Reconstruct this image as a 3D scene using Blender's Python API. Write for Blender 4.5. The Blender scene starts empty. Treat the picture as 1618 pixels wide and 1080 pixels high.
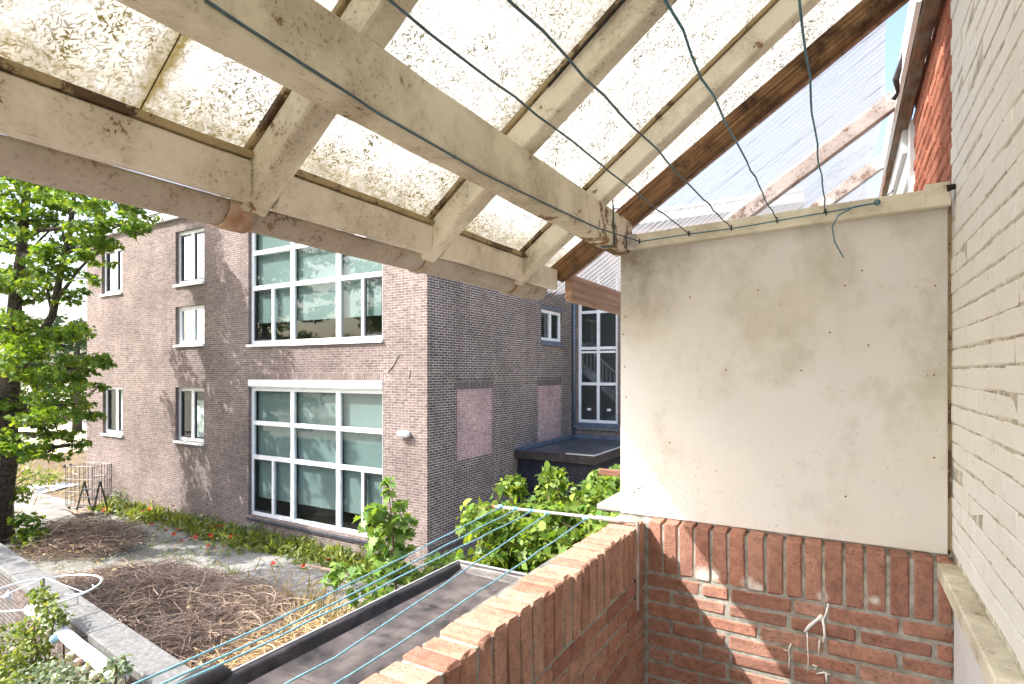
import bpy, bmesh, math, random
import numpy as np
from mathutils import Vector, Matrix, noise as mnoise

# ------------------------------------------------------------------ camera, sky, sun, exposure
scene = bpy.context.scene
COL = scene.collection
HEAD = math.radians(30.35)
cam_d = bpy.data.cameras.new('camera'); cam = bpy.data.objects.new('camera', cam_d); COL.objects.link(cam)
cam.location = (0, 0, 0); cam.rotation_euler = (math.pi/2, 0, HEAD)
cam_d.sensor_width = 36; cam_d.lens = 895/1618*36; cam_d.shift_y = 48/1618
cam_d.clip_start = 0.02; cam_d.clip_end = 3000
scene.camera = cam

SUN_DIR = Vector((1.1, 1.0, -1.49)).normalized()          # the way the light travels
world = bpy.data.worlds.new('World'); scene.world = world; world.use_nodes = True
nt = world.node_tree; nt.nodes.clear()
sky = nt.nodes.new('ShaderNodeTexSky'); sky.sky_type = 'NISHITA'; sky.sun_disc = False
sky.sun_elevation = math.asin(-SUN_DIR.z)
sky.sun_rotation = math.atan2(-SUN_DIR.x, -SUN_DIR.y)
sky.air_density = 1.0; sky.dust_density = 4.0; sky.ozone_density = 0.4
bg = nt.nodes.new('ShaderNodeBackground'); bg.inputs[1].default_value = 0.15
wo = nt.nodes.new('ShaderNodeOutputWorld')
nt.links.new(sky.outputs[0], bg.inputs[0]); nt.links.new(bg.outputs[0], wo.inputs[0])
sun_d = bpy.data.lights.new('sun', 'SUN'); sun_d.energy = 2.9; sun_d.angle = math.radians(0.5)
sun_d.color = (1.0, 0.97, 0.92)
sun = bpy.data.objects.new('sun', sun_d); COL.objects.link(sun)
sun.rotation_euler = SUN_DIR.to_track_quat('-Z', 'Y').to_euler(); sun.location = (-6, -6, 12)
scene.view_settings.view_transform = 'Standard'; scene.view_settings.look = 'None'
scene.view_settings.gamma = 1.0; scene.view_settings.exposure = 1.78
scene.view_settings.use_curve_mapping = False
scene.cycles.max_bounces = 8; scene.cycles.transparent_max_bounces = 16
scene.cycles.transmission_bounces = 8; scene.cycles.diffuse_bounces = 4

G = -4.8                                                   # ground level, the eye is at 0
rng = random.Random(7); nrng = np.random.default_rng(7)
CA, SA, FPX = math.cos(HEAD), math.sin(HEAD), 895.0
def at(u, v, F):                                           # a point seen at (u, v), F metres ahead
    r = (u-809)/FPX*F
    return Vector((r*CA-F*SA, F*CA+r*SA, (588-v)/FPX*F))

# ------------------------------------------------------------------ materials
def new_mat(name):
    m = bpy.data.materials.new(name); m.use_nodes = True
    t = m.node_tree; b = t.nodes.get('Principled BSDF')
    return m, t, b
class N:
    """small node helper"""
    def __init__(s, t): s.t = t
    def n(s, typ, **kw):
        d = s.t.nodes.new('ShaderNode'+typ)
        for k, v in kw.items(): setattr(d, k, v)
        return d
    def link(s, a, b): s.t.links.new(a, b)
    def coord(s, kind='Object', scale=(1,1,1), rot=(0,0,0), loc=(0,0,0)):
        c = s.n('TexCoord'); m = s.n('Mapping')
        if any(rot): m.vector_type = 'TEXTURE'; scale = tuple(1/q for q in scale)      # turn first, then stretch
        m.inputs['Scale'].default_value = scale; m.inputs['Rotation'].default_value = rot; m.inputs['Location'].default_value = loc
        if kind == 'World':
            g = s.n('NewGeometry'); s.link(g.outputs['Position'], m.inputs[0])
        else: s.link(c.outputs[kind], m.inputs[0])
        return m.outputs[0]
    def noise(s, vec, scale, detail=5, rough=.6, dist=0):
        d = s.n('TexNoise'); d.inputs['Scale'].default_value = scale; d.inputs['Detail'].default_value = detail
        d.inputs['Roughness'].default_value = rough; d.inputs['Distortion'].default_value = dist
        s.link(vec, d.inputs['Vector']); return d.outputs['Fac']
    def ramp(s, fac, stops, interp='LINEAR'):
        d = s.n('ValToRGB'); e = d.color_ramp.elements; d.color_ramp.interpolation = interp
        while len(e) < len(stops): e.new(.5)
        for el, (p, c) in zip(e, stops):
            el.position = p; el.color = (c, c, c, 1) if isinstance(c, (int, float)) else (*c, 1)
        s.link(fac, d.inputs[0]); return d.outputs[0]
    def mix(s, fac, a, b, typ='MIX'):
        d = s.n('Mix', data_type='RGBA', blend_type=typ)
        for sock, x in ((d.inputs[0], fac), (d.inputs[6], a), (d.inputs[7], b)):
            if isinstance(x, (int, float)): sock.default_value = x
            elif isinstance(x, tuple): sock.default_value = (*x, 1)
            else: s.link(x, sock)
        return d.outputs[2]
    def math(s, op, a, b=0.0):
        d = s.n('Math', operation=op)
        for sock, x in ((d.inputs[0], a), (d.inputs[1], b)):
            if isinstance(x, (int, float)): sock.default_value = x
            else: s.link(x, sock)
        return d.outputs[0]
    def bump(s, h, strength=.3, dist=.01):
        d = s.n('Bump'); d.inputs['Strength'].default_value = strength; d.inputs['Distance'].default_value = dist
        s.link(h, d.inputs['Height']); return d.outputs[0]

def simple(name, col, rough=.6, metal=0, var=.12, scale=8, bump=.15, dirt=None, kind='World', spec=.4):
    m, t, b = new_mat(name); n = N(t)
    v = n.coord(kind)
    f = n.noise(v, scale, 6)
    lo = tuple(max(0, c*(1-var*2)) for c in col); hi = tuple(min(1, c*(1+var)) for c in col)
    c = n.ramp(f, [(.3, lo), (.7, hi)])
    if dirt:
        d = n.ramp(n.noise(v, scale*.35, 7, .7), [(.52, 0.0), (.68, 1.0)])
        c = n.mix(d, c, dirt)
    n.link(c, b.inputs['Base Color']); b.inputs['Roughness'].default_value = rough; b.inputs['Metallic'].default_value = metal
    b.inputs['Specular IOR Level'].default_value = spec
    if bump: n.link(n.bump(n.noise(v, scale*6, 4), bump, .004), b.inputs['Normal'])
    return m

def painted_wood(name, paint, wood=(.20,.11,.05), peel=.62, grain=(1,40,40), dirt=(.25,.19,.10), dirt_at=.54, kind='World', rot=(0,0,0), rot_at=None):
    """old oil paint over timber: chips down to the wood, cracks along the grain, mildew"""
    m, t, b = new_mat(name); n = N(t)
    v = n.coord(kind)
    vg = n.coord(kind, scale=grain, rot=rot)
    base = n.ramp(n.noise(v, 3.0, 6, .65), [(.3, tuple(c*.80 for c in paint)), (.7, paint)])
    # mildew spots and streaks
    sp = n.ramp(n.noise(v, 90, 3, .7), [(.56, 0.0), (.66, 1.0)])
    area = n.ramp(n.noise(v, 4.5, 5, .7), [(dirt_at-.12, 0.0), (dirt_at+.1, 1.0)])
    base = n.mix(n.math('MULTIPLY', sp, n.math('MULTIPLY', area, .8)), base, (.06,.045,.025))
    base = n.mix(n.math('MULTIPLY', area, .5), base, dirt)
    crack = n.ramp(n.noise(vg, 2.2, 5, .7, .3), [(.66, 0.0), (.70, 1.0)])
    cf = n.noise(v, 9.0, 8, .78)
    if rot_at:
        g = n.n('NewGeometry'); d_ = n.n('VectorMath', operation='DISTANCE'); n.link(g.outputs['Position'], d_.inputs[0]); d_.inputs[1].default_value = rot_at
        cf = n.math('ADD', cf, n.ramp(d_.outputs['Value'], [(.05, .13), (.75, 0.0)]))
    chips = n.ramp(cf, [(peel, 0.0), (peel+.012, 1.0)])
    mask = n.math('MAXIMUM', chips, n.math('MULTIPLY', crack, n.ramp(n.noise(v, 2.5, 4), [(.48, 0.0), (.62, 1.0)])))
    wd = n.ramp(n.noise(vg, 1.5, 6, .6, .4), [(.3, tuple(c*.5 for c in wood)), (.7, tuple(min(1, c*1.6) for c in wood))])
    c = n.mix(mask, base, wd)
    n.link(c, b.inputs['Base Color']); b.inputs['Roughness'].default_value = .62; b.inputs['Specular IOR Level'].default_value = .3
    h = n.math('ADD', n.math('MULTIPLY', mask, -1.0), n.math('MULTIPLY', n.noise(vg, 3, 5), .35))
    n.link(n.bump(h, .5, .003), b.inputs['Normal'])
    return m

def bare_wood(name, a, c_, grain, ring=3.0, stain=None, rot=(0,0,0)):
    m, t, b = new_mat(name); n = N(t)
    vg = n.coord('World', scale=grain, rot=rot); v = n.coord('World')
    w = n.n('TexWave', wave_type='BANDS', bands_direction='Z'); w.inputs['Scale'].default_value = ring
    w.inputs['Distortion'].default_value = 9; w.inputs['Detail'].default_value = 2; w.inputs['Detail Scale'].default_value = .8
    n.link(n.coord('World', scale=tuple(g*.22 for g in grain), rot=rot), w.inputs['Vector'])
    f = n.math('ADD', n.math('MULTIPLY', w.outputs['Fac'], .16), n.math('MULTIPLY', n.noise(vg, 2, 7, .65, .6), .84))
    c = n.ramp(f, [(.32, a), (.66, c_)])
    if stain: c = n.mix(n.ramp(n.noise(v, 5, 6, .7), [(.48, 0.0), (.62, 1.0)]), c, stain)
    n.link(c, b.inputs['Base Color']); b.inputs['Roughness'].default_value = .75; b.inputs['Specular IOR Level'].default_value = .25
    n.link(n.bump(f, .4, .003), b.inputs['Normal'])
    return m

def facing_brick(name, plane, cols, mortar, row=.0625, w=.22, soldiers=False):
    """brickwork too far off to build brick by brick"""
    m, t, b = new_mat(name); n = N(t)
    g = n.n('NewGeometry'); sep = n.n('SeparateXYZ'); n.link(g.outputs['Position'], sep.inputs[0])
    cmb = n.n('CombineXYZ'); n.link(sep.outputs['X' if plane == 'x' else 'Y'], cmb.inputs[0]); n.link(sep.outputs['Z'], cmb.inputs[1])
    br = n.n('TexBrick'); br.offset = .5; br.inputs['Scale'].default_value = 1
    br.inputs['Brick Width'].default_value = row if soldiers else w; br.inputs['Row Height'].default_value = w if soldiers else row
    br.inputs['Mortar Size'].default_value = .0062; br.inputs['Mortar Smooth'].default_value = .15; br.inputs['Bias'].default_value = 0
    if soldiers: br.offset = 0
    n.link(cmb.outputs[0], br.inputs['Vector'])
    br.inputs['Color1'].default_value = (*cols[0], 1); br.inputs['Color2'].default_value = (*cols[1], 1); br.inputs['Mortar'].default_value = (*mortar, 1)
    v = n.coord('World')
    big = n.ramp(n.noise(v, .55, 6, .65), [(.3, .66), (.7, 1.22)])
    fine = n.ramp(n.noise(v, 9, 5, .75), [(.3, .62), (.7, 1.32)])
    c = n.mix(1.0, n.mix(1.0, br.outputs['Color'], big, 'MULTIPLY'), fine, 'MULTIPLY')
    # rain streaks down the wall
    st = n.ramp(n.noise(n.coord('World', scale=(1.3, 1.3, .12)), 1.6, 5, .7), [(.52, 0.0), (.72, .45)])
    c = n.mix(st, c, tuple(x*.62 for x in cols[0]))
    n.link(c, b.inputs['Base Color']); b.inputs['Roughness'].default_value = .85; b.inputs['Specular IOR Level'].default_value = .2
    n.link(n.bump(n.math('ADD', n.math('MULTIPLY', br.outputs['Fac'], -1.0), n.math('MULTIPLY', n.noise(v, 60, 3), .3)), .6, .008), b.inputs['Normal'])
    return m

def clay_brick(name, cols, dust=(.5,.45,.38), dust_at=.66, lime=()):
    m, t, b = new_mat(name); n = N(t)
    oi = n.n('ObjectInfo'); v = n.coord('World')
    c = n.ramp(oi.outputs['Random'], [(i/(len(cols)-1), c) for i, c in enumerate(cols)])
    f = n.noise(v, 26, 8, .7)
    c = n.mix(1.0, c, n.ramp(f, [(.28, .60), (.72, 1.30)]), 'MULTIPLY')
    c = n.mix(n.ramp(n.noise(v, 120, 3, .6), [(.60, 0.0), (.68, .85)]), c, tuple(x*.35 for x in cols[0]))
    c = n.mix(n.ramp(n.noise(v, 7, 8, .75), [(dust_at, 0.0), (dust_at+.1, .75)]), c, dust)
    for p, r_ in lime:                                       # lime smeared on the bricks
        g = n.n('NewGeometry'); d_ = n.n('VectorMath', operation='DISTANCE'); n.link(g.outputs['Position'], d_.inputs[0]); d_.inputs[1].default_value = p
        k_ = n.math('ADD', n.ramp(d_.outputs['Value'], [(0.0, .62), (r_, 0.0)]), n.math('MULTIPLY', n.noise(v, 55, 6, .7), .5))
        c = n.mix(n.ramp(k_, [(.50, 0.0), (.78, .8)]), c, (.70,.67,.61))
    n.link(c, b.inputs['Base Color']); b.inputs['Roughness'].default_value = .9; b.inputs['Specular IOR Level'].default_value = .15
    n.link(n.bump(n.math('ADD', f, n.math('MULTIPLY', n.noise(v, 160, 4), .6)), .8, .006), b.inputs['Normal'])
    return m

def glass(name, tint, refl=.10):
    m, t, b = new_mat(name); n = N(t); t.nodes.remove(b)
    lw = n.n('LayerWeight'); lw.inputs[0].default_value = .5
    fac = n.math('ADD', n.math('MULTIPLY', n.math('POWER', lw.outputs['Facing'], 4.0), .8), refl+.05)
    tr = n.n('BsdfTransparent'); tr.inputs[0].default_value = (*tint, 1)
    gl = n.n('BsdfGlossy'); gl.inputs['Roughness'].default_value = .0; gl.inputs[0].default_value = (.9, .96, .98, 1)
    v = n.coord('World'); n.link(n.bump(n.noise(v, 1.2, 2), .02, .02), gl.inputs['Normal'])
    mx = n.n('MixShader'); n.link(fac, mx.inputs[0]); n.link(tr.outputs[0], mx.inputs[1]); n.link(gl.outputs[0], mx.inputs[2])
    n.link(mx.outputs[0], t.nodes['Material Output'].inputs[0]); return m

def leaf(name, a, c_, trans=.45, rough=.45):
    m, t, b = new_mat(name); n = N(t); t.nodes.remove(b)
    g = n.n('NewGeometry')
    c = n.ramp(g.outputs['Random Per Island'], [(0, a), (.6, tuple((x+y)/2 for x, y in zip(a, c_))), (1, c_)])
    pb = n.n('BsdfPrincipled'); pb.inputs['Roughness'].default_value = rough; pb.inputs['Specular IOR Level'].default_value = .35
    n.link(c, pb.inputs['Base Color'])
    tl = n.n('BsdfTranslucent'); n.link(n.mix(1.0, c, (1.5, 1.35, .5), 'MULTIPLY'), tl.inputs[0])
    mx = n.n('MixShader'); mx.inputs[0].default_value = trans
    n.link(pb.outputs[0], mx.inputs[1]); n.link(tl.outputs[0], mx.inputs[2]); n.link(mx.outputs[0], t.nodes['Material Output'].inputs[0])
    return m

M = {}
AS = -math.atan(.757); AN = -math.atan(.67)
M['cream'] = painted_wood('cream_paint', (.80,.74,.58), grain=(40,1,40), peel=.618, rot_at=(-.82, 2.32, .50))
M['cream_raf'] = painted_wood('cream_paint_rafter', (.80,.755,.61), grain=(2,60,45), peel=.605, rot=(0,AS,0))
M['cream_fas'] = painted_wood('cream_paint_fascia', (.79,.72,.60), grain=(40,1.2,40), peel=.632, dirt_at=.57)
M['cream_rail'] = painted_wood('cream_paint_rail', (.78,.74,.60), grain=(1.5,40,40), peel=.67)
M['batten'] = painted_wood('batten_paint', (.42,.33,.18), wood=(.10,.06,.03), grain=(20,3,40), peel=.53, dirt_at=.5)
M['brown'] = bare_wood('bare_brown_wood', (.075,.035,.014), (.30,.17,.08), (1.5,50,40), stain=(.05,.026,.012), rot=(0,AN,0))
M['pink_wood'] = bare_wood('reddish_board', (.26,.15,.10), (.46,.31,.23), (30,1.6,24), ring=1.6)
M['brown2'] = bare_wood('red_brown_beam', (.13,.06,.04), (.27,.14,.10), (2,30,30))
M['stain_wood'] = painted_wood('stained_white_rafter', (.60,.56,.54), wood=(.20,.13,.10), grain=(1.5,40,30), peel=.56, dirt=(.18,.12,.10), dirt_at=.46, rot=(0,AN,0))
M['ledger'] = bare_wood('weathered_ledger', (.06,.035,.025), (.26,.15,.09), (20,1.5,20), stain=(.16,.15,.13))
M['zinc'] = painted_wood('old_zinc_gutter', (.50,.45,.385), wood=(.20,.135,.09), grain=(14,2.5,14), peel=.585, dirt=(.27,.20,.14), dirt_at=.49)
M['zinc_joint'] = simple('gutter_solder', (.45,.37,.28), .6, .2, .25, 16, .3, dirt=(.30,.12,.05))
M['white_paint'] = simple('white_frame_paint', (.80,.82,.84), .35, 0, .04, 5, .05)
M['cornice'] = simple('cornice_paint', (.62,.64,.66), .5, 0, .06, 3, .05)
M['grey_frame'] = simple('dark_sash', (.035,.04,.05), .4, 0, .1, 4, 0)
M['sill_stone'] = simple('dark_sill_tile', (.05,.052,.065), .45, 0, .2, 12, .1)
M['lead'] = simple('blue_grey_lead', (.12,.15,.20), .5, .1, .2, 6, .1)
M['pipe'] = simple('blue_grey_pipe', (.14,.18,.25), .45, .2, .1, 4, .05)
M['brick_front'] = facing_brick('purple_brick_sunlit', 'x', ((.232,.174,.160), (.152,.113,.106)), (.345,.325,.302))  # same brick as the side wall; sunlight put into this paler copy
M['brick_side'] = facing_brick('purple_brick_shaded', 'y', ((.145,.105,.098), (.085,.064,.062)), (.58,.54,.49))  # same brick as the front; shade put into the darker brick colours
M['soldier_front'] = facing_brick('soldier_band_sunlit', 'x', ((.24,.18,.166), (.155,.115,.108)), (.345,.325,.30), soldiers=True)  # paler copy of the band, sunlight put into the colour
M['soldier_side'] = facing_brick('soldier_band_shaded', 'y', ((.12,.085,.08), (.07,.055,.05)), (.36,.33,.30), soldiers=True)  # darker copy of the band, shade put into the colour
M['patch'] = facing_brick('lilac_painted_brick', 'y', ((.41,.285,.275), (.33,.215,.208)), (.50,.42,.41))
M['brick_garden'] = facing_brick('garden_wall_brick', 'x', ((.13,.11,.105), (.085,.075,.075)), (.26,.25,.24))
M['red'] = clay_brick('red_clay_brick', [(.35,.18,.132), (.43,.235,.17), (.30,.15,.112), (.45,.265,.20), (.38,.20,.145), (.41,.20,.14)], dust_at=.66, lime=[((-.48,2.302,-.80),.075), ((-.435,2.302,-.79),.05), ((-.31,2.302,-.80),.06), ((-.275,2.302,-.81),.04), ((-.065,2.302,-.80),.04), ((.09,2.302,-.78),.035)])
M['redtop'] = clay_brick('sunlit_red_brick', [(.41,.23,.168), (.46,.275,.205), (.38,.205,.148), (.45,.285,.22)], dust=(.55,.47,.39), dust_at=.62)  # coping copy of the red brick: sunlight put in as paler tone, plus dust
M['rednb'] = clay_brick('neighbour_red_brick', [(.40,.15,.095), (.46,.19,.125), (.34,.12,.08)])
M['dark_brick'] = clay_brick('dark_garden_brick', [(.13,.105,.10), (.17,.14,.13), (.10,.085,.085), (.21,.17,.155)])
M['mortar'] = simple('grey_mortar', (.37,.355,.31), .95, 0, .25, 30, .5)
M['mortar_dk'] = simple('garden_mortar', (.28,.27,.25), .95, 0, .25, 30, .4)
M['copestone'] = simple('concrete_coping', (.185,.184,.18), .9, 0, .25, 22, .5, dirt=(.13,.135,.125))
M['slab'] = simple('pale_slab', (.30,.295,.285), .85, 0, .15, 12, .3)
M['epdm'] = simple('black_roof_membrane', (.088,.073,.068), .6, 0, .45, 4.5, .35, dirt=(.15,.132,.122))
M['epdm_edge'] = simple('black_roof_edge', (.048,.040,.038), .42, 0, .35, 9, .35)
M['shed_roof'] = simple('wet_bitumen', (.075,.085,.10), .35, 0, .4, 1.6, .2, dirt=(.02,.02,.022))
M['shed_wall'] = simple('black_blue_boards', (.016,.018,.032), .6, 0, .4, 6, .2)
M['shed_trim'] = simple('dark_brown_trim', (.045,.037,.034), .6, 0, .3, 6, .2)
M['alu'] = simple('aluminium_strip', (.62,.63,.64), .4, .5, .08, 10, .05)
M['steel'] = simple('galvanised_bar', (.55,.55,.54), .45, .35, .2, 25, .2, dirt=(.33,.25,.18))
M['dark_steel'] = simple('dark_steel', (.05,.048,.046), .5, .4, .25, 10, .1)
M['grey_steel'] = simple('grey_steel', (.23,.22,.21), .5, .5, .25, 10, .1)
M['line_blue'] = simple('blue_plastic_line', (.19,.40,.50), .5, 0, .2, 40, .05)
M['wire'] = simple('green_grey_wire', (.075,.13,.15), .5, .1, .2, 30, .05)
M['wire_blue'] = simple('teal_wire', (.06,.19,.26), .5, .1, .2, 30, .05)
M['hook'] = simple('rusty_hook', (.03,.022,.018), .7, .3, .3, 60, .2)
M['screw'] = simple('rusty_screw', (.34,.17,.06), .8, .2, .3, 60, .2)
M['bark'] = simple('maple_bark', (.085,.068,.052), .95, 0, .4, 9, .8)
M['twig'] = simple('young_stem', (.17,.10,.07), .8, 0, .3, 12, .2)
M['leaf_tree'] = leaf('maple_leaf', (.065,.16,.025), (.26,.36,.055), .47)
M['leaf_far'] = leaf('far_leaf', (.02,.05,.02), (.05,.09,.03), .25)
M['leaf_sap'] = leaf('sapling_leaf', (.11,.22,.05), (.26,.38,.09), .4)
M['leaf_vine'] = leaf('vine_leaf', (.10,.21,.03), (.30,.40,.07), .45)
M['leaf_vine2'] = leaf('grape_leaf', (.07,.15,.025), (.24,.31,.06), .35)
M['leaf_gard'] = leaf('garden_leaf', (.08,.15,.035), (.30,.34,.09), .4)
M['leaf_grey'] = leaf('grey_green_leaf', (.13,.19,.13), (.27,.31,.20), .3)
M['grass'] = leaf('weed_blade', (.12,.19,.04), (.34,.37,.11), .4)
M['straw'] = leaf('dry_straw', (.38,.29,.15), (.58,.47,.28), .3)
M['poppy'] = simple('poppy_red', (.62,.035,.012), .5, 0, .15, 40, 0)
M['poppy_heart'] = simple('poppy_heart', (.02,.012,.012), .7, 0, .1, 40, 0)
M['ornament'] = simple('shell_cream', (.62,.55,.38), .4, 0, .1, 40, 0)
M['ornament2'] = simple('shell_pink', (.55,.30,.26), .4, 0, .1, 40, 0)
M['ornament3'] = simple('shell_blue', (.30,.50,.58), .4, 0, .1, 40, 0)
M['tarp'] = simple('grey_white_tarp', (.55,.56,.58), .6, 0, .15, 3, .2)
M['plywood'] = simple('weathered_board', (.30,.22,.17), .8, 0, .25, 8, .2)
M['white_wall'] = simple('white_plaster', (.70,.70,.69), .8, 0, .06, 5, .3)
M['splash'] = simple('white_paint_splash', (.86,.86,.84), .5, 0, .03, 30, .1)
M['interior'] = simple('room_paint', (.40,.42,.41), .9, 0, .05, 1, 0)
M['int_floor'] = simple('room_floor', (.12,.08,.05), .7, 0, .1, 2, 0)
M['blind'] = simple('teal_blind', (.17,.215,.21), .8, 0, .06, 1.5, 0)
M['curtain'] = simple('pale_net_curtain', (.78,.80,.80), .9, 0, .08, 5, 0)
M['stair'] = simple('stair_paint', (.62,.61,.57), .6, 0, .05, 5, 0)
M['glass'] = glass('window_glass', (.82,.90,.89), .0)
M['glass_sky'] = glass('mirror_glass', (.62,.72,.74), .45)
M['glass_dark'] = glass('stair_glass', (.66,.70,.74), .02)

def mat_white_brick():
    m, t, b = new_mat('cream_painted_brick'); n = N(t); v = n.coord('World')
    c = n.ramp(n.noise(v, 2.2, 6, .65), [(.3, (.79,.785,.755)), (.7, (.86,.86,.84))])
    sp = n.math('MULTIPLY', n.ramp(n.noise(v, 40, 5, .75), [(.58, 0.0), (.70, 1.0)]), n.ramp(n.noise(v, 3, 5), [(.48, 0.0), (.62, .8)]))
    c = n.mix(n.ramp(n.noise(n.coord('World', scale=(1,1,.4)), 5, 6, .7), [(.5, 0.0), (.72, .5)]), c, (.74,.715,.64))
    c = n.mix(sp, c, (.30,.24,.13))
    n.link(c, b.inputs['Base Color']); b.inputs['Roughness'].default_value = .7; b.inputs['Specular IOR Level'].default_value = .25
    n.link(n.bump(n.math('ADD', n.noise(v, 22, 7, .65), n.math('MULTIPLY', n.noise(v, 140, 3), .4)), .9, .009), b.inputs['Normal'])
    return m
M['white_brick'] = mat_white_brick()
M['white_joint'] = simple('painted_joint', (.62,.59,.50), .85, 0, .3, 25, .4, dirt=(.26,.21,.13))

def mat_panel():
    """old painted board: mildew clouds and fine dark specks, heavier in the top left corner"""
    m, t, b = new_mat('mildewed_white_board'); n = N(t); v = n.coord('World')
    c = n.ramp(n.noise(v, 1.4, 5, .6), [(.3, (.63,.63,.625)), (.7, (.72,.72,.71))])
    cloud = n.ramp(n.noise(n.coord('World', scale=(1, 1, .8), loc=(3.1, 0, 1.7)), 2.6, 7, .72), [(.50, 0.0), (.70, 1.0)])
    c = n.mix(n.math('MULTIPLY', cloud, .7), c, (.38,.345,.26))
    yel = n.ramp(n.noise(n.coord('World', loc=(9, 0, 4)), 1.7, 4), [(.42, 0.0), (.62, .55)])
    c = n.mix(yel, c, (.69,.66,.565))
    specks = n.ramp(n.noise(n.coord('World', scale=(1, 1, .55)), 95, 4, .75), [(.61, 0.0), (.70, 1.0)])
    area = n.ramp(n.noise(n.coord('World', scale=(1,1,1.5), loc=(3.1, 0, 1.7)), 3.2, 5, .7), [(.52, 0.0), (.66, 1.0)])
    c = n.mix(n.math('MULTIPLY', n.math('MULTIPLY', specks, area), .9), c, (.13,.115,.085))
    scr = n.ramp(n.noise(n.coord('World', scale=(14, 1, 90)), 2.0, 4, .7), [(.64, 0.0), (.72, .7)])
    c = n.mix(n.math('MULTIPLY', scr, area), c, (.16,.14,.11))
    # damp patch of mould in the upper left corner of the board
    g = n.n('NewGeometry'); d = n.n('VectorMath', operation='DISTANCE'); n.link(g.outputs['Position'], d.inputs[0]); d.inputs[1].default_value = (-.82, 2.365, .52)
    cor = n.math('MULTIPLY', n.ramp(d.outputs['Value'], [(.05, 1.0), (.42, 0.0)]), n.ramp(n.noise(v, 9, 6, .7), [(.3, .2), (.65, 1.0)]))
    c = n.mix(n.math('MULTIPLY', cor, .85), c, (.17,.14,.085))
    n.link(c, b.inputs['Base Color']); b.inputs['Roughness'].default_value = .6; b.inputs['Specular IOR Level'].default_value = .25
    n.link(n.bump(n.noise(v, 40, 4), .12, .003), b.inputs['Normal'])
    return m
M['panel'] = mat_panel()

def mat_fibre():
    """translucent glass-fibre sheet: loose dark fibres and brown algae beside the rafters"""
    m, t, b = new_mat('glass_fibre_sheet'); n = N(t); t.nodes.remove(b)
    fl = None
    for i, a in enumerate((.3, 1.0, 1.75, 2.5)):
        vv = n.coord('World', scale=(255, 52, 120), rot=(0, .55, a), loc=(i*7.3, i*3.1, 0))
        f = n.ramp(n.noise(vv, 1.0, 1, .5), [(.595, 0.0), (.68, 1.0)])
        fl = f if fl is None else n.math('MAXIMUM', fl, f)
    v = n.coord('World')
    clump = n.ramp(n.noise(v, 10, 6, .7), [(.40, .35), (.60, 1.0)])
    g = n.n('NewGeometry'); sep = n.n('SeparateXYZ'); n.link(g.outputs['Position'], sep.inputs[0])
    wob = n.math('MULTIPLY', n.math('SUBTRACT', n.noise(v, 14, 5, .7), .5), .09)
    y = n.math('ADD', sep.outputs['Y'], wob)
    def band(pos, w0, w1):                                  # algae creeping from a joint or a rafter's edge
        dlt = n.math('SUBTRACT', pos, y)
        up = n.ramp(n.math('DIVIDE', dlt, w0), [(0.0, 1.0), (1.0, 0.0)])
        lo = n.ramp(n.math('DIVIDE', n.math('MULTIPLY', dlt, -1.0), w1), [(0.0, 1.0), (1.0, 0.0)])
        return n.math('MULTIPLY', up, lo)
    alg = n.math('MULTIPLY', band(.575, .055, .012), 1.0)
    alg = n.math('MAXIMUM', alg, n.math('MULTIPLY', band(.575, .5, .01), .42))
    alg = n.math('MAXIMUM', alg, n.math('MULTIPLY', band(1.45, .07, .03), .75))
    alg = n.math('MAXIMUM', alg, n.math('MULTIPLY', band(1.45, .26, .03), .42))
    alg = n.math('MAXIMUM', alg, n.math('MULTIPLY', band(2.06, .07, .03), .35))
    alg = n.math('MAXIMUM', alg, n.math('MULTIPLY', band(.80, .05, .03), .4))
    low = n.ramp(n.math('ADD', sep.outputs['X'], n.math('ADD', wob, 1.15)), [(0.0, .8), (.09, 0.0)])
    alg = n.math('MAXIMUM', alg, low)
    spot = n.ramp(n.noise(v, 45, 6, .75), [(.35, .25), (.62, 1.0)])
    alg = n.math('MAXIMUM', n.math('MULTIPLY', alg, n.math('ADD', n.math('MULTIPLY', spot, .8), .2)), n.math('MULTIPLY', band(.580, .05, .03), .95))
    c = n.mix(n.ramp(n.noise(v, 5, 5, .6), [(.45, 0.0), (.7, .5)]), (.375,.372,.358), (.34,.325,.27))
    c = n.mix(n.math('MULTIPLY', fl, clump), c, (.055,.046,.02))
    c = n.mix(alg, c, (.085,.062,.010))
    tl = n.n('BsdfTranslucent'); n.link(c, tl.inputs[0]); df = n.n('BsdfDiffuse'); n.link(c, df.inputs[0])
    mx = n.n('MixShader'); mx.inputs[0].default_value = .30; n.link(tl.outputs[0], mx.inputs[1]); n.link(df.outputs[0], mx.inputs[2])
    n.link(mx.outputs[0], t.nodes['Material Output'].inputs[0]); return m
M['fibre'] = mat_fibre()

def mat_poly():
    m, t, b = new_mat('clear_corrugated_sheet'); n = N(t); t.nodes.remove(b)
    v = n.coord('World', scale=(1.2, 30, 1.2))
    streak = n.ramp(n.noise(v, 1.6, 5, .7), [(.56, 0.0), (.70, .75)])
    tl = n.n('BsdfTranslucent'); n.link(n.mix(streak, (.36,.36,.37), (.12,.11,.115)), tl.inputs[0])
    tr = n.n('BsdfTransparent'); n.link(n.mix(streak, (.80,.79,.77), (.36,.34,.34)), tr.inputs[0])
    gl = n.n('BsdfGlossy'); gl.inputs['Roughness'].default_value = .15
    mx = n.n('MixShader'); mx.inputs[0].default_value = .45; n.link(tr.outputs[0], mx.inputs[1]); n.link(tl.outputs[0], mx.inputs[2])
    m2 = n.n('MixShader'); m2.inputs[0].default_value = .06; n.link(mx.outputs[0], m2.inputs[1]); n.link(gl.outputs[0], m2.inputs[2])
    n.link(m2.outputs[0], t.nodes['Material Output'].inputs[0]); return m
M['poly'] = mat_poly()

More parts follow.
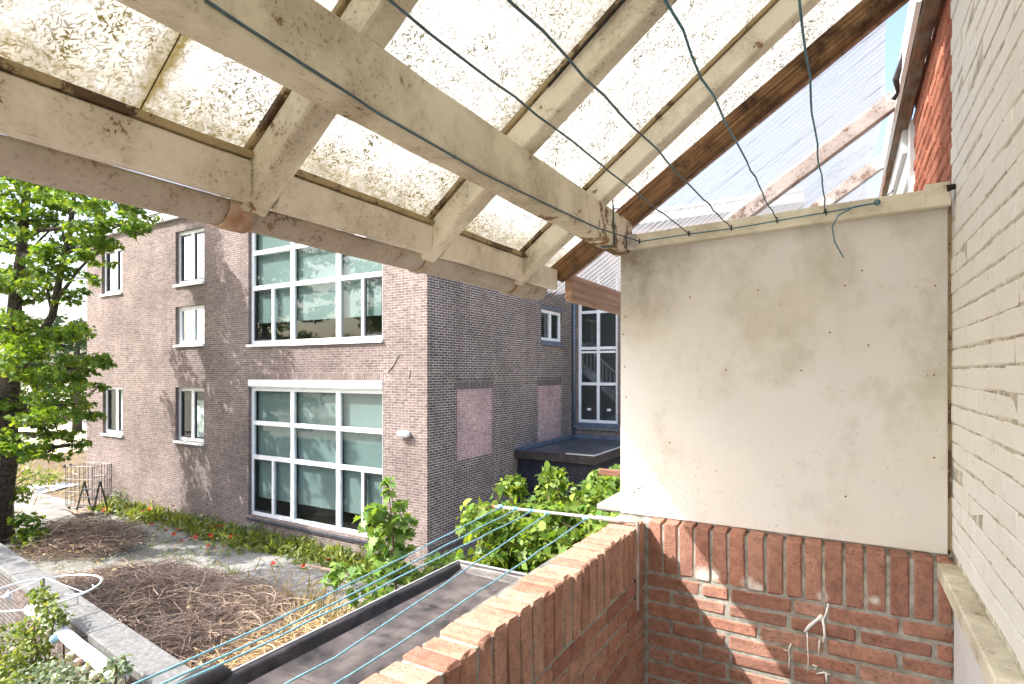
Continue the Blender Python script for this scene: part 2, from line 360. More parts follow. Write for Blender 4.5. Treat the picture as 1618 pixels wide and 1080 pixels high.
def mat_ground(name, a, b_, c_, sc=.8):
    m, t, b = new_mat(name); n = N(t); v = n.coord('World')
    c = n.ramp(n.noise(v, sc, 8, .7), [(.35, a), (.6, b_)])
    c = n.mix(n.ramp(n.noise(v, sc*1.9, 8, .75), [(.55, 0.0), (.66, .9)]), c, c_)
    c = n.mix(1.0, c, n.ramp(n.noise(v, 25, 4), [(.3, .75), (.7, 1.15)]), 'MULTIPLY')
    n.link(c, b.inputs['Base Color']); b.inputs['Roughness'].default_value = .95; b.inputs['Specular IOR Level'].default_value = .1
    n.link(n.bump(n.noise(v, 18, 6, .7), .5, .02), b.inputs['Normal']); return m
M['field'] = mat_ground('sandy_field', (.44,.38,.27), (.55,.50,.40), (.27,.28,.12), .35)
M['yard'] = mat_ground('weedy_concrete', (.21,.205,.19), (.31,.30,.285), (.14,.135,.075), .7)
M['soil'] = mat_ground('dark_soil', (.13,.10,.07), (.20,.15,.10), (.12,.13,.05), 1.2)
def mat_twigs(name, a, c_):
    m, t, b = new_mat(name); n = N(t); g = n.n('NewGeometry')
    n.link(n.ramp(g.outputs['Random Per Island'], [(0, a), (.7, c_), (1, tuple(min(1, x*1.7) for x in c_))]), b.inputs['Base Color'])
    b.inputs['Roughness'].default_value = .85; b.inputs['Specular IOR Level'].default_value = .2; return m
M['brush'] = mat_twigs('dead_twigs', (.13,.09,.068), (.42,.32,.25))
M['brush2'] = mat_twigs('dry_stalks', (.28,.18,.09), (.50,.37,.21))

# ------------------------------------------------------------------ mesh helpers
class MB:
    def __init__(s): s.v = []; s.f = []; s.mi = []; s.cur = 0
    def quad(s, a, b, c, d):
        i = len(s.v); s.v += [tuple(a), tuple(b), tuple(c), tuple(d)]; s.f.append((i, i+1, i+2, i+3)); s.mi.append(s.cur)
    def hexa(s, p):                                          # 8 corners: bottom 0-3, top 4-7
        i = len(s.v); s.v += [tuple(q) for q in p]
        for f in ((3,2,1,0), (4,5,6,7), (0,1,5,4), (1,2,6,5), (2,3,7,6), (3,0,4,7)):
            s.f.append(tuple(i+k for k in f)); s.mi.append(s.cur)
        return s
    def box(s, x0, x1, y0, y1, z0, z1):
        return s.hexa([(x0,y0,z0),(x1,y0,z0),(x1,y1,z0),(x0,y1,z0),(x0,y0,z1),(x1,y0,z1),(x1,y1,z1),(x0,y1,z1)])
    def bar(s, a, b, w, h, up=(0,0,1)):
        a, b = Vector(a), Vector(b); d = (b-a).normalized(); u = Vector(up); sd = d.cross(u).normalized(); u = sd.cross(d)
        p = []
        for zz in (-h/2, h/2):
            for q, ww in ((a,-w/2),(a,w/2),(b,w/2),(b,-w/2)): p.append(q+sd*ww+u*zz)
        return s.hexa(p)
    def tube(s, path, rad, n=6, cap=True):
        path = [Vector(p) for p in path]
        if isinstance(rad, (int, float)): rad = [rad]*len(path)
        base = len(s.v); ref = None
        for k, p in enumerate(path):
            d = (path[min(k+1, len(path)-1)]-path[max(k-1, 0)])
            d = d.normalized() if d.length > 1e-9 else Vector((0,0,1))
            if ref is None: ref = d.orthogonal().normalized()
            ref = (ref-d*ref.dot(d)); ref = ref.normalized() if ref.length > 1e-6 else d.orthogonal().normalized()
            o = d.cross(ref)
            for j in range(n):
                t_ = 2*math.pi*j/n; s.v.append(tuple(p+(ref*math.cos(t_)+o*math.sin(t_))*rad[k]))
        for k in range(len(path)-1):
            for j in range(n):
                a = base+k*n+j; b = base+k*n+(j+1) % n
                s.f.append((a, b, b+n, a+n)); s.mi.append(s.cur)
        if cap:
            s.f.append(tuple(base+j for j in reversed(range(n)))); s.mi.append(s.cur)
            s.f.append(tuple(base+(len(path)-1)*n+j for j in range(n))); s.mi.append(s.cur)
        return s
    def mesh(s, name, mats, smooth=False, bevel=0, seg=1):
        me = bpy.data.meshes.new(name); me.from_pydata(s.v, [], s.f)
        if not isinstance(mats, (list, tuple)): mats = [mats]
        for m in mats: me.materials.append(m)
        if len(mats) > 1: me.polygons.foreach_set('material_index', s.mi)
        bm = bmesh.new(); bm.from_mesh(me)
        bmesh.ops.recalc_face_normals(bm, faces=bm.faces)
        if bevel: bmesh.ops.bevel(bm, geom=list(bm.edges), offset=bevel, segments=seg, affect='EDGES', profile=.6)
        bm.to_mesh(me); bm.free()
        if smooth: me.polygons.foreach_set('use_smooth', [True]*len(me.polygons))
        me.update(); return me
    def build(s, name, mats, parent=None, smooth=False, bevel=0, seg=1, kind=None):
        return put(name, s.mesh(name, mats, smooth, bevel, seg), parent, kind=kind)
ROOT = {}
def put(name, me, parent=None, loc=None, rot=None, scale=None, kind=None):
    o = bpy.data.objects.new(name, me); COL.objects.link(o)
    if loc is not None: o.location = loc
    if rot is not None: o.rotation_euler = rot
    if scale is not None: o.scale = scale
    if parent is not None:
        o.parent = parent; o.matrix_parent_inverse = Matrix.Translation(-Vector(ROOT.get(parent.name, (0,0,0))))
    if kind: o['kind'] = kind
    return o
def thing(name, label, cat, loc, group=None):
    o = bpy.data.objects.new(name, None); COL.objects.link(o); o.location = loc; o.empty_display_size = .2
    ROOT[o.name] = tuple(loc); o['label'] = label; o['category'] = cat
    if group: o['group'] = group
    return o
def tag(o, label, cat, group=None):
    o['label'] = label; o['category'] = cat
    if group: o['group'] = group
    return o
def struct(o): o['kind'] = 'structure'; return o
def rough_bar(mb_path_mesh, amp, sc=6):
    """weathered edges: nudge the vertices of a subdivided timber"""
    for v in mb_path_mesh.vertices:
        q = mnoise.noise_vector(Vector(v.co)*sc); v.co += q*amp
def timber(name, a, b, w, h, mat, parent, up=(0,0,1), amp=.0025, cuts=24, bevel=.004):
    m = MB().bar(a, b, w, h, up).mesh(name, mat)
    bm = bmesh.new(); bm.from_mesh(m)
    d = (Vector(b)-Vector(a)).normalized()
    long_e = [e for e in bm.edges if abs((e.verts[1].co-e.verts[0].co).normalized().dot(d)) > .99]
    bmesh.ops.bevel(bm, geom=long_e, offset=bevel, segments=1, affect='EDGES')
    long_e = [e for e in bm.edges if abs((e.verts[1].co-e.verts[0].co).normalized().dot(d)) > .99]
    bmesh.ops.subdivide_edges(bm, edges=long_e, cuts=cuts, use_grid_fill=True)
    bm.to_mesh(m); bm.free(); rough_bar(m, amp); m.update()
    return put(name, m, parent)
_bc = {}
def brick_meshes(dx, dy, dz, mat, n=5, bev=.006, jit=.0022):
    key = (round(dx, 4), round(dy, 4), round(dz, 4), mat.name)
    if key not in _bc:
        L = []
        for k in range(n):
            me = MB().box(-dx/2, dx/2, -dy/2, dy/2, -dz/2, dz/2).mesh('brick', mat, bevel=bev*rng.uniform(.7, 1.3))
            for v in me.vertices: v.co += Vector((rng.uniform(-jit, jit), rng.uniform(-jit, jit), rng.uniform(-jit, jit)))
            me.update(); L.append(me)
        _bc[key] = L
    return _bc[key]
def brick(parent, dims, mat, loc, rz=0, wob=.0015, bev=.006, jit=.0022):
    me = rng.choice(brick_meshes(*dims, mat, bev=bev, jit=jit))
    l = Vector(loc)+Vector((rng.uniform(-wob, wob), rng.uniform(-wob, wob), rng.uniform(-wob, wob)))
    return put('brick', me, parent, l, (0, 0, rz+rng.uniform(-.004, .004)))

# ------------------------------------------------------------------ ground
gm = MB(); gm.quad((-900,-500,G-.05), (500,-500,G-.05), (500,1500,G-.05), (-900,1500,G-.05))
struct(gm.build('ground', M['field']))
def sheet(name, x0, x1, y0, y1, z, mat, nx, ny, amp):
    m = MB(); ids = {}
    for j in range(ny+1):
        for i in range(nx+1):
            x = x0+(x1-x0)*i/nx; y = y0+(y1-y0)*j/ny
            m.v.append((x, y, z+amp*mnoise.noise(Vector((x*.6, y*.6, 3)))))
    for j in range(ny):
        for i in range(nx):
            a = j*(nx+1)+i; m.f.append((a, a+1, a+nx+2, a+nx+1)); m.mi.append(0)
    return struct(m.build(name, mat, smooth=True))
sheet('garden_soil', -30, -2.7, -6, 8.0, G, M['soil'], 40, 20, .015)
yard = struct(MB().box(-40, -3, 3.6, 24, G-.04, G+.004).build('yard_base', M['soil']))
# concrete slabs of the yard, each its own piece
k = 0
for ix in range(13):
    for iy in range(3):
        x0 = -30.0+ix*1.95; y0 = 3.75+iy*2.05
        me = MB().box(x0+.012, x0+1.95-.012, y0+.012, y0+2.05-.012, G+.006, G+.045+rng.uniform(-.008, .012)).mesh('paving_slab', M['yard'], bevel=.012)
        put('paving_slab', me, yard)
struct(MB().box(-70, -30.1, -5, 24, G-.045, G+.0).build('rough_field', M['field']))

# ------------------------------------------------------------------ the brick building across the yard
YF, XS, YB, XE = 10.24, -8.252, 18.34, -24.4
ZT = 5.25
bld = thing('brick_building', 'two-storey purple-brown brick building with large white gridded windows across the yard', 'building', (-16, 14, G))
WIN = {                                                      # x0, x1, z0, z1 on the front face
    'a_up': (-23.3,-21.85,2.82,4.45), 'a_lo': (-23.22,-21.8,-2.2,-.5),
    'b_up': (-18.52,-16.96,2.8,4.5), 'b_mid': (-18.52,-16.95,.88,2.1), 'b_lo': (-18.52,-16.97,-2.18,-.48),
    'big_up': (-14.79,-9.62,.80,4.3), 'big_lo': (-14.79,-9.62,-4.1,-.20)}
def wall_grid(mb, holes, a0, a1, z0, z1, f):
    """a wall sheet with openings; f(a, z, d) gives the point, d is the depth into the wall"""
    xs = sorted({a0, a1, *[h[0] for h in holes], *[h[1] for h in holes]}); zs = sorted({z0, z1, *[h[2] for h in holes], *[h[3] for h in holes]})
    for i in range(len(xs)-1):
        for j in range(len(zs)-1):
            cx, cz = (xs[i]+xs[i+1])/2, (zs[j]+zs[j+1])/2
            if any(h[0] < cx < h[1] and h[2] < cz < h[3] for h in holes): continue
            mb.quad(f(xs[i],zs[j],0), f(xs[i+1],zs[j],0), f(xs[i+1],zs[j+1],0), f(xs[i],zs[j+1],0))
    for h in holes:
        D = .22
        mb.quad(f(h[0],h[2],0), f(h[0],h[3],0), f(h[0],h[3],D), f(h[0],h[2],D)); mb.quad(f(h[1],h[2],0), f(h[1],h[2],D), f(h[1],h[3],D), f(h[1],h[3],0))
        mb.quad(f(h[0],h[3],0), f(h[1],h[3],0), f(h[1],h[3],D), f(h[0],h[3],D)); mb.quad(f(h[0],h[2],0), f(h[0],h[2],D), f(h[1],h[2],D), f(h[1],h[2],0))
mb = MB(); wall_grid(mb, list(WIN.values()), XE, XS, G, ZT-.35, lambda a, z, d: (a, YF+d, z)); front = mb.build('front_wall', M['brick_front'], bld)
SW = (15.92, 17.44, 1.02, 2.02)
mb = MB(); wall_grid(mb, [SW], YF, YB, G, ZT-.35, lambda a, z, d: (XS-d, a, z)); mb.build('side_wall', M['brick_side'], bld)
mb = MB(); wall_grid(mb, [(-8.06,-6.60,-1.75,3.4)], XS, -1.0, G, ZT-.35, lambda a, z, d: (a, YB+d, z)); mb.build('wing_wall', M['brick_front'], bld)
mb = MB(); mb.quad((XE,YF,G), (XE,YF,ZT-.35), (XE,26,ZT-.35), (XE,26,G)); mb.build('gable_wall', M['brick_side'], bld)
mb = MB(); mb.box(XE-.12, XS+.12, YF-.12, 26, ZT-.35, ZT-.06); mb.box(XS+.12, -1, YB-.12, 26, ZT-.35, ZT-.06); mb.build('cornice', M['cornice'], bld)
mb = MB(); mb.box(XE-.16, XS+.16, YF-.16, 26.1, ZT-.056, ZT+.04); mb.box(XS+.16, -1, YB-.16, 26.1, ZT-.056, ZT+.04); mb.build('roof_edge', M['alu'], bld)
# soldier bands of brick: above windows, and the plinth band
for k_ in ('a_lo', 'b_lo', 'big_lo', 'b_up'):
    x0, x1, z0, z1 = WIN[k_]; MB().box(x0-.02, x1+.02, YF-.006, YF+.05, z1+.004, z1+.21).build('soldier_band', M['soldier_front'], bld)
mb2 = MB(); mb2.box(-9.6, XS+.0065, YF-.0065, YF+.05, -4.30, -4.09); mb2.build('plinth_band', M['soldier_front'], bld)
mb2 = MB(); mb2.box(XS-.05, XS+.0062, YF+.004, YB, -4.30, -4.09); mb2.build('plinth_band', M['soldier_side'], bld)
for y0, y1, zb in ((11.4, 13.0, -2.18), (15.7, 17.36, -2.16)):
    MB().box(XS-.05, XS+.004, y0, y1, zb, -.43).build('bricked_up_opening', M['patch'], bld)['label'] = 'lilac painted brick infill of a closed window'
    MB().box(XS-.05, XS+.0055, y0-.06, y1+.06, -.426, -.17).build('lintel_band', M['soldier_side'], bld)
# repaired crack in pale mortar, stepping along the joints
def crack(parent, pts, plane):
    m = MB()
    for (a, z), (a2, z2) in zip(pts[:-1], pts[1:]):
        if plane == 'y': m.bar((XS+.006, a, z), (XS+.006, a2, z2), .01, .03, (1,0,0))
        else: m.bar((a, YF-.006, z), (a2, YF-.006, z2), .01, .03, (0,1,0))
    m.build('mortar_repair', M['mortar'], parent)
crack(bld, [(10.28,.02),(10.78,.02),(10.86,-.09),(10.98,-.1),(11.07,-.24),(11.4,-.245)], 'y')
crack(bld, [(12.45,.85),(12.5,.72),(12.62,.70),(12.66,.5)], 'y')
crack(bld, [(13.0,.2),(13.05,.0),(13.2,-.05),(13.25,-.22)], 'y')
crack(bld, [(13.3,-.24),(15.6,-.235)], 'y')
crack(bld, [(-9.55,.72),(-9.3,.5),(-9.1,.42),(-9.25,.2),(-9.45,.0)], 'x')
crack(bld, [(-8.75,.05),(-8.8,-.15)], 'x')
# rooms behind the windows
mb = MB()
for (x0, x1, z0, z1, d) in ((-24.2,-15.9,-4.7,.2,4), (-24.2,-15.9,.5,4.8,4), (-15.5,-8.6,-4.7,.2,5.5), (-15.5,-8.6,.5,4.8,5.5)):
    ya, yb = YF+.24, YF+d
    mb.quad((x0,yb,z0),(x1,yb,z0),(x1,yb,z1),(x0,yb,z1)); mb.quad((x0,ya,z1),(x1,ya,z1),(x1,yb,z1),(x0,yb,z1))
    mb.quad((x0,ya,z0),(x0,yb,z0),(x0,yb,z1),(x0,ya,z1)); mb.quad((x1,ya,z0),(x1,yb,z0),(x1,yb,z1),(x1,ya,z1))
mb.build('room_wall', M['interior'], bld)
mb = MB()
for z in (-4.7, .5): mb.quad((-24.2,YF+.24,z+.01),(-8.6,YF+.24,z+.01),(-8.6,YF+5.4,z+.01),(-24.2,YF+5.4,z+.01))
mb.build('room_floor', M['int_floor'], bld)

def window(x0, x1, z0, z1, cols, label, glassm, sub=None, dark=(), sill='white', rows=None, back=None, head=0.0, fw=.10):
    """frame, mullions, panes (each a piece) set back in the opening of the front wall"""
    y = YF+.10
    w = MB()
    top = z1-head
    w.box(x0, x0+fw, y, y+.08, z0, z1); w.box(x1-fw, x1, y, y+.08, z0, z1)
    w.box(x0+fw, x1-fw, y+.001, y+.079, z0, z0+fw); w.box(x0+fw, x1-fw, y+.001, y+.079, top-fw, z1 if head else top)
    for c in cols: w.box(c-.075, c+.075, y-.004, y+.08, z0+fw, top-fw)
    rows = rows or []
    xs = [x0+fw] + [q for c in cols for q in (c-.075, c+.075)] + [x1-fw]
    for r in rows:
        for i in range(0, len(xs), 2): w.box(xs[i], xs[i+1], y+.002, y+.078, r-.06, r+.06)
    win = w.build('window', M['white_paint'], bld); win['label'] = label
    if head: MB().box(x0+.004, x1-.004, YF-.02, y-.002, top+.03, z1-.004).build('blind_box', M['white_paint'], win)
    zs = [z0+fw] + [q for r in rows for q in (r-.06, r+.06)] + [top-fw]
    for i in range(0, len(xs), 2):
        for j in range(0, len(zs), 2):
            pieces = [(xs[i], xs[i+1])]
            if sub and j == 0:
                for c in sub:
                    if xs[i] < c < xs[i+1]:
                        MB().box(c-.045, c+.045, y+.003, y+.077, zs[j], zs[j+1]).build('mullion', M['white_paint'], win)
                        pieces = [(xs[i], c-.045), (c+.045, xs[i+1])]
            for a, b_ in pieces:
                if (i//2, j//2, pieces.index((a, b_))) in dark:
                    s = MB(); e = .045
                    s.box(a, a+e, y+.02, y+.06, zs[j], zs[j+1]); s.box(b_-e, b_, y+.02, y+.06, zs[j], zs[j+1])
                    s.box(a+e, b_-e, y+.021, y+.059, zs[j], zs[j]+e); s.box(a+e, b_-e, y+.021, y+.059, zs[j+1]-e, zs[j+1]); s.build('opening_sash', M['grey_frame'], win)
                MB().quad_o(a, b_, y+.045, zs[j], zs[j+1]).build('pane', glassm, win)
    s = MB()
    if sill == 'white': s.box(x0-.03, x1+.03, YF-.07, y-.003, z0-.075, z0-.002)
    else:
        nn = int((x1-x0)/.115)
        for i in range(nn):
            a = x0-.03+i*(x1-x0+.06)/nn; bq = a+(x1-x0+.06)/nn-.008
            s.hexa([(a,YF-.05,z0-.13),(bq,YF-.05,z0-.13),(bq,y-.004,z0-.09),(a,y-.004,z0-.09),(a,YF-.05,z0-.075),(bq,YF-.05,z0-.075),(bq,y-.004,z0-.004),(a,y-.004,z0-.004)])
    s.build('sill', M['white_paint'] if sill == 'white' else M['sill_stone'], win)
    return win
def quad_o(s, a, b, y, z0, z1): s.quad((a,y,z0),(b,y,z0),(b,y,z1),(a,y,z1)); return s
MB.quad_o = quad_o
def blinds(win, spans, z0, z1, y, mat):
    for a, b in spans: MB().box(a, b, y, y+.012, z0, z1).build('blind', mat, win)

w = window(*WIN['big_lo'], cols=(-13.02,-11.25), label='large lower gridded window with roller blinds', glassm=M['glass'], sub=(-13.85,-10.39), dark={(0,0,0),(2,0,1)}, sill='stone', rows=(-2.43,-1.45), head=.23)
blinds(w, [(-14.70,-13.06),(-12.98,-11.29),(-11.21,-9.68)], -3.62, -.45, YF+.26, M['blind'])
w = window(*WIN['big_up'], cols=(-13.02,-11.25), label='large upper gridded window partly hidden by the canopy gutter', glassm=M['glass'], sub=(-13.85,-10.39), dark={(0,0,0),(2,0,1)}, rows=(2.42,3.43))
blinds(w, [(-14.70,-13.06),(-12.98,-11.29),(-11.21,-9.68)], 1.42, 4.3, YF+.26, M['blind'])
# window ledge plants and a dark cabinet inside
w = window(*WIN['a_up'], cols=(-22.45,), label='upper two-light window at the far left corner', glassm=M['glass_sky'], fw=.11, dark={(0,0,0),(1,0,0)})
w = window(*WIN['a_lo'], cols=(-22.4,), label='lower two-light window at the far left corner', glassm=M['glass'], fw=.11, dark={(0,0,0),(1,0,0)})
blinds(w, [(-23.05,-21.9)], -2.1, -.55, YF+.40, M['curtain'])
w = window(*WIN['b_up'], cols=(-17.72,), label='tall upper two-light window reflecting the sky', glassm=M['glass_sky'], fw=.11, dark={(0,0,0),(1,0,0)})
w = window(*WIN['b_mid'], cols=(-17.72,), label='small square two-light window between the floors', glassm=M['glass_sky'], fw=.13)
w = window(*WIN['b_lo'], cols=(-17.72,), label='lower two-light window with net curtains', glassm=M['glass'], fw=.11, dark={(0,0,0),(1,0,0)})
blinds(w, [(-18.35,-17.1)], -2.1, -.9, YF+.40, M['curtain'])
# small window in the side wall
def side_window():
    y0, y1, z0, z1 = SW; x = XS-.06; w = MB(); fw = .10
    w.box(x-.07, x, y0, y0+fw, z0, z1); w.box(x-.07, x, y1-fw, y1, z0, z1); w.box(x-.069, x-.001, y0+fw, y1-fw, z0, z0+fw); w.box(x-.069, x-.001, y0+fw, y1-fw, z1-fw, z1)
    c = (y0+y1)/2; w.box(x-.07, x+.003, c-.06, c+.06, z0+fw, z1-fw)
    win = w.build('window', M['white_paint'], bld); win['label'] = 'small white two-light window high in the shaded side wall'
    for a, b_ in ((y0+fw, c-.06), (c+.06, y1-fw)):
        m = MB(); m.quad((x-.04,a,z0+fw),(x-.04,b_,z0+fw),(x-.04,b_,z1-fw),(x-.04,a,z1-fw)); m.build('pane', M['glass'], win)
    MB().box(XS-.02, XS+.05, y0-.03, y1+.03, z0-.16, z0-.003).build('sill', M['lead'], win)
    MB().box(XS-.02, XS+.02, y0-.02, y1+.02, z1+.003, z1+.12).build('head_flashing', M['lead'], win)
    m = MB(); m.quad((XS-1.2,y0-.5,z0-.6),(XS-1.2,y1+.5,z0-.6),(XS-1.2,y1+.5,z1+.5),(XS-1.2,y0-.5,z1+.5)); m.build('room_wall', M['blind'], bld)
side_window()
# stair window in the wing
def stair_window():
    x0, x1, z0, z1 = -8.06, -6.60, -1.75, 3.4; y = YB+.08; fw = .09; c = -7.33
    w = MB(); w.box(x0, x0+fw, y, y+.08, z0, z1); w.box(x1-fw, x1, y, y+.08, z0, z1); w.box(c-.05, c+.05, y-.004, y+.08, z0, z1)
    rows = (z0+.05, -.40, .84, 2.1)
    for r in rows:
        w.box(x0+fw, c-.05, y+.002, y+.078, r-.05, r+.05); w.box(c+.05, x1-fw, y+.002, y+.078, r-.05, r+.05)
    win = w.build('window', M['white_paint'], bld); win['label'] = 'tall stairwell window in the rear wing showing a staircase'
    zs = [(z0+.10, -.45), (-.35, .79), (.89, 2.05), (2.15, 3.4)]
    for j, (za, zb) in enumerate(zs):
        for a, b_ in ((x0+fw, c-.05), (c+.05, x1-fw)):
            if j == 0:
                s = MB(); e = .05
                s.box(a, a+e, y+.02, y+.06, za, zb); s.box(b_-e, b_, y+.02, y+.06, za, zb); s.box(a+e, b_-e, y+.021, y+.059, za, za+e); s.box(a+e, b_-e, y+.021, y+.059, zb-e, zb); s.build('opening_sash', M['grey_frame'], win)
            if j == 1: MB().box(a+.01, b_-.01, y-.03, y+.02, zb-.12, zb-.05).build('vent_grille', M['white_paint'], win)
            m = MB(); m.quad((a,y+.045,za),(b_,y+.045,za),(b_,y+.045,zb),(a,y+.045,zb)); m.build('pane', M['glass_dark'], win)
    for sx in (-7.68, -6.95):
        m = MB(); m.box(sx-.07, sx+.07, y+.03, y+.035, z0+.42, z0+.50); m.build('sticker', M['white_paint'], win)
    MB().box(x0-.06, x1+.05, YB-.05, y-.003, z0-.16, z0-.004).build('sill', M['lead'], win)
    MB().box(x0-.08, x1+.07, YB-.07, YB+.02, z0-.24, z0-.165).build('sill', M['copestone'], win)
    r = MB(); xa, xb, ya, yb, za, zb = -10.5, -4.5, YB+.3, YB+3.2, -3.5, 4.5
    r.quad((xa,yb,za),(xb,yb,za),(xb,yb,zb),(xa,yb,zb)); r.quad((xa,ya,za),(xa,yb,za),(xa,yb,zb),(xa,ya,zb)); r.quad((xb,ya,za),(xb,yb,za),(xb,yb,zb),(xb,ya,zb)); r.quad((xa,ya,zb),(xb,ya,zb),(xb,yb,zb),(xa,yb,zb))
    r.build('room_wall', M['interior'], bld)
    st = MB(); yy = YB+1.1                                    # flight going down to the right
    st.bar((-9.4, yy, 1.05), (-5.9, yy, -1.85), .06, .30, (0,0,1))
    stair = st.build('staircase', M['stair'], bld)
    MB().bar((-9.4, yy-.05, 1.95), (-5.9, yy-.05, -.95), .05, .07).build('handrail', M['stair'], stair)
    for i in range(22):
        x = -9.2+i*.15; z = 1.05-(x+9.4)*2.9/3.5
        me = MB().box(x-.018, x+.018, yy-.06, yy-.025, z+.1, z+.9).mesh('baluster', M['stair']); put('baluster', me, stair)
    MB().box(-6.75, -6.6, yy-.12, yy+.02, -2.2, -.35).build('newel_post', M['stair'], stair)
    st = MB(); st.bar((-9.0, yy+.9, -2.9), (-6.2, yy+.9, -.9), .9, .2); st.build('lower_flight', M['stair'], stair)
stair_window()
pp = MB(); pp.tube([(-8.17, YB-.07, 4.9), (-8.17, YB-.07, -2.2)], .05, 10); dp = pp.build('drainpipe', M['pipe'], bld, smooth=True)
for z in (-1.9, .2, 1.9): MB().tube([(-8.17, YB-.07, z), (-8.17, YB-.07, z+.05)], .062, 10).build('pipe_clip', M['pipe'], dp)
# wall lamp
lm = MB()
for i in range(9):
    pass
lm.tube([(-9.06,YF-.085,-1.44), (-9.03,YF-.085,-1.44), (-8.95,YF-.085,-1.44), (-8.80,YF-.085,-1.44), (-8.74,YF-.085,-1.44), (-8.71,YF-.085,-1.44)], [.02,.07,.085,.085,.065,.02], 14)
lamp = thing('wall_lamp', 'small white oval bulkhead lamp on the brick facade beside the lower big window', 'lamp', (-8.88, YF, -1.5))
lm.build('lamp_shade', M['white_paint'], lamp, smooth=True)
MB().box(-9.0, -8.76, YF-.03, YF-.001, -1.50, -1.38).build('back_plate', M['white_paint'], lamp)

# ------------------------------------------------------------------ dark timber shed against the side wall
shed = thing('shed', 'low dark timber shed with flat bitumen roof in the corner of the brick building', 'shed', (-7, 16, G))
MB().box(XS+.06, -5.95, 14.42, YB-.06, G, -2.46).build('shed_core', M['shed_wall'], shed)
for i in range(14):
    z = -2.50-i*.165
    for xa, xb in ((XS+.03, -7.0), (-6.99, -5.86)):
        me = MB().hexa([(xa,14.36,z-.165),(xb,14.36,z-.165),(xb,14.415,z-.165),(xa,14.415,z-.165),(xa,14.39,z-.004),(xb,14.39,z-.004),(xb,14.415,z-.004),(xa,14.415,z-.004)]).mesh('plank', M['shed_wall']); put('plank', me, shed)
    me = MB().hexa([(-5.945,14.42,z-.165),(-5.89,14.42,z-.165),(-5.89,18.2,z-.165),(-5.945,18.2,z-.165),(-5.945,14.42,z-.004),(-5.92,14.42,z-.004),(-5.92,18.2,z-.004),(-5.945,18.2,z-.004)]).mesh('plank', M['shed_wall']); put('plank', me, shed)
mb = MB(); mb.box(XS+.012, -5.80, 14.24, YB-.012, -2.42, -2.30); rf = mb.build('roof', M['shed_roof'], shed)
mb = MB(); mb.box(XS+.012, -5.76, 14.19, 14.236, -2.48, -2.25); mb.box(-5.796, -5.75, 14.24, YB-.02, -2.48, -2.25); mb.build('roof_fascia', M['shed_trim'], shed)
mb = MB(); mb.box(-6.6, -5.74, 14.185, 14.26, -2.246, -2.22); mb.box(-5.80, -5.74, 14.265, YB-.02, -2.246, -2.22); mb.build('edge_trim', M['alu'], shed)
mb = MB(); mb.box(XS+.008, XS+.10, 14.26, YB-.02, -2.295, -2.19); mb.box(XS+.11, -5.9, YB-.10, YB-.009, -2.295, -2.17); mb.build('wall_flashing', M['lead'], shed)

# ------------------------------------------------------------------ our house: painted wall, ledge, balcony
house = thing('house_wall', 'cream painted brick house wall along the right edge', 'wall', (.4, 1.5, -1.7))
XW = .312
MB().box(XW+.0035, XW+.35, -3, 2.40, -4.8, 1.75).build('wall_core', M['white_joint'], house)
z = -.60; row = 0
while z < 1.55:
    off = (0, .105, .03, .13)[row % 4]; y = 2.395
    first = .21-off if off else .21
    L = first
    while y > .55:
        l2 = max(L, .05)-.004
        brick(house, (.05, round(l2, 3), .0578), M['white_brick'], (XW+.0255+rng.uniform(-.001, .0015), y-max(L, .05)/2, z+.031), 0, .0012, bev=.004, jit=.0024)
        y -= max(L, .05); L = .21
    z += .0615; row += 1
MB().box(XW-.006, XW+.007, -3, 2.29, -1.72, -.665).build('plaster_base', M['white_wall'], house)
led = MB().box(.262, XW+.006, 1.48, 2.285, -.664, -.616).build('window_ledge', [M['cream_rail']], None, bevel=.004)
tag(led, 'narrow cream topped wooden ledge on the house wall at lower right', 'ledge')
struct(MB().box(-.70, XW, -3, 2.3, -1.85, -1.70).build('balcony_floor', M['copestone']))

par = thing('parapet_wall', 'red brick balcony parapet with upright coping bricks, running along the left side', 'wall', (-.77, 1.0, -1.7))
XI, XO, PZ = -.710, -.832, -.612
MB().box(XO+.007, XI-.007, -2.6, 2.31, -1.9, PZ-.013).build('mortar_core', M['mortar'], par)
i = 0; y = 2.29
while y > -.55:
    brick(par, (abs(XI-XO)+rng.choice((0, .002, .004)), .0525, .205), M['red'] if rng.random() < .3 else M['redtop'], ((XI+XO)/2, y-.03, PZ-.104+rng.uniform(-.004, .003)), 0, .0025, bev=.007, jit=.003)
    y -= .0645
z = PZ-.218; row = 0
while z > -1.7:
    y = 2.30-(.0 if row % 2 == 0 else .107); lens = .203
    if row % 2: brick(par, (.10, .095, .050), M['red'], (XI-.05, 2.25, z-.027), 0)
    while y > -.55:
        brick(par, (.10, .203, .050), M['red'], (XI-.05, y-.107, z-.027), 0, .002); y -= .214
    z -= .0608; row += 1

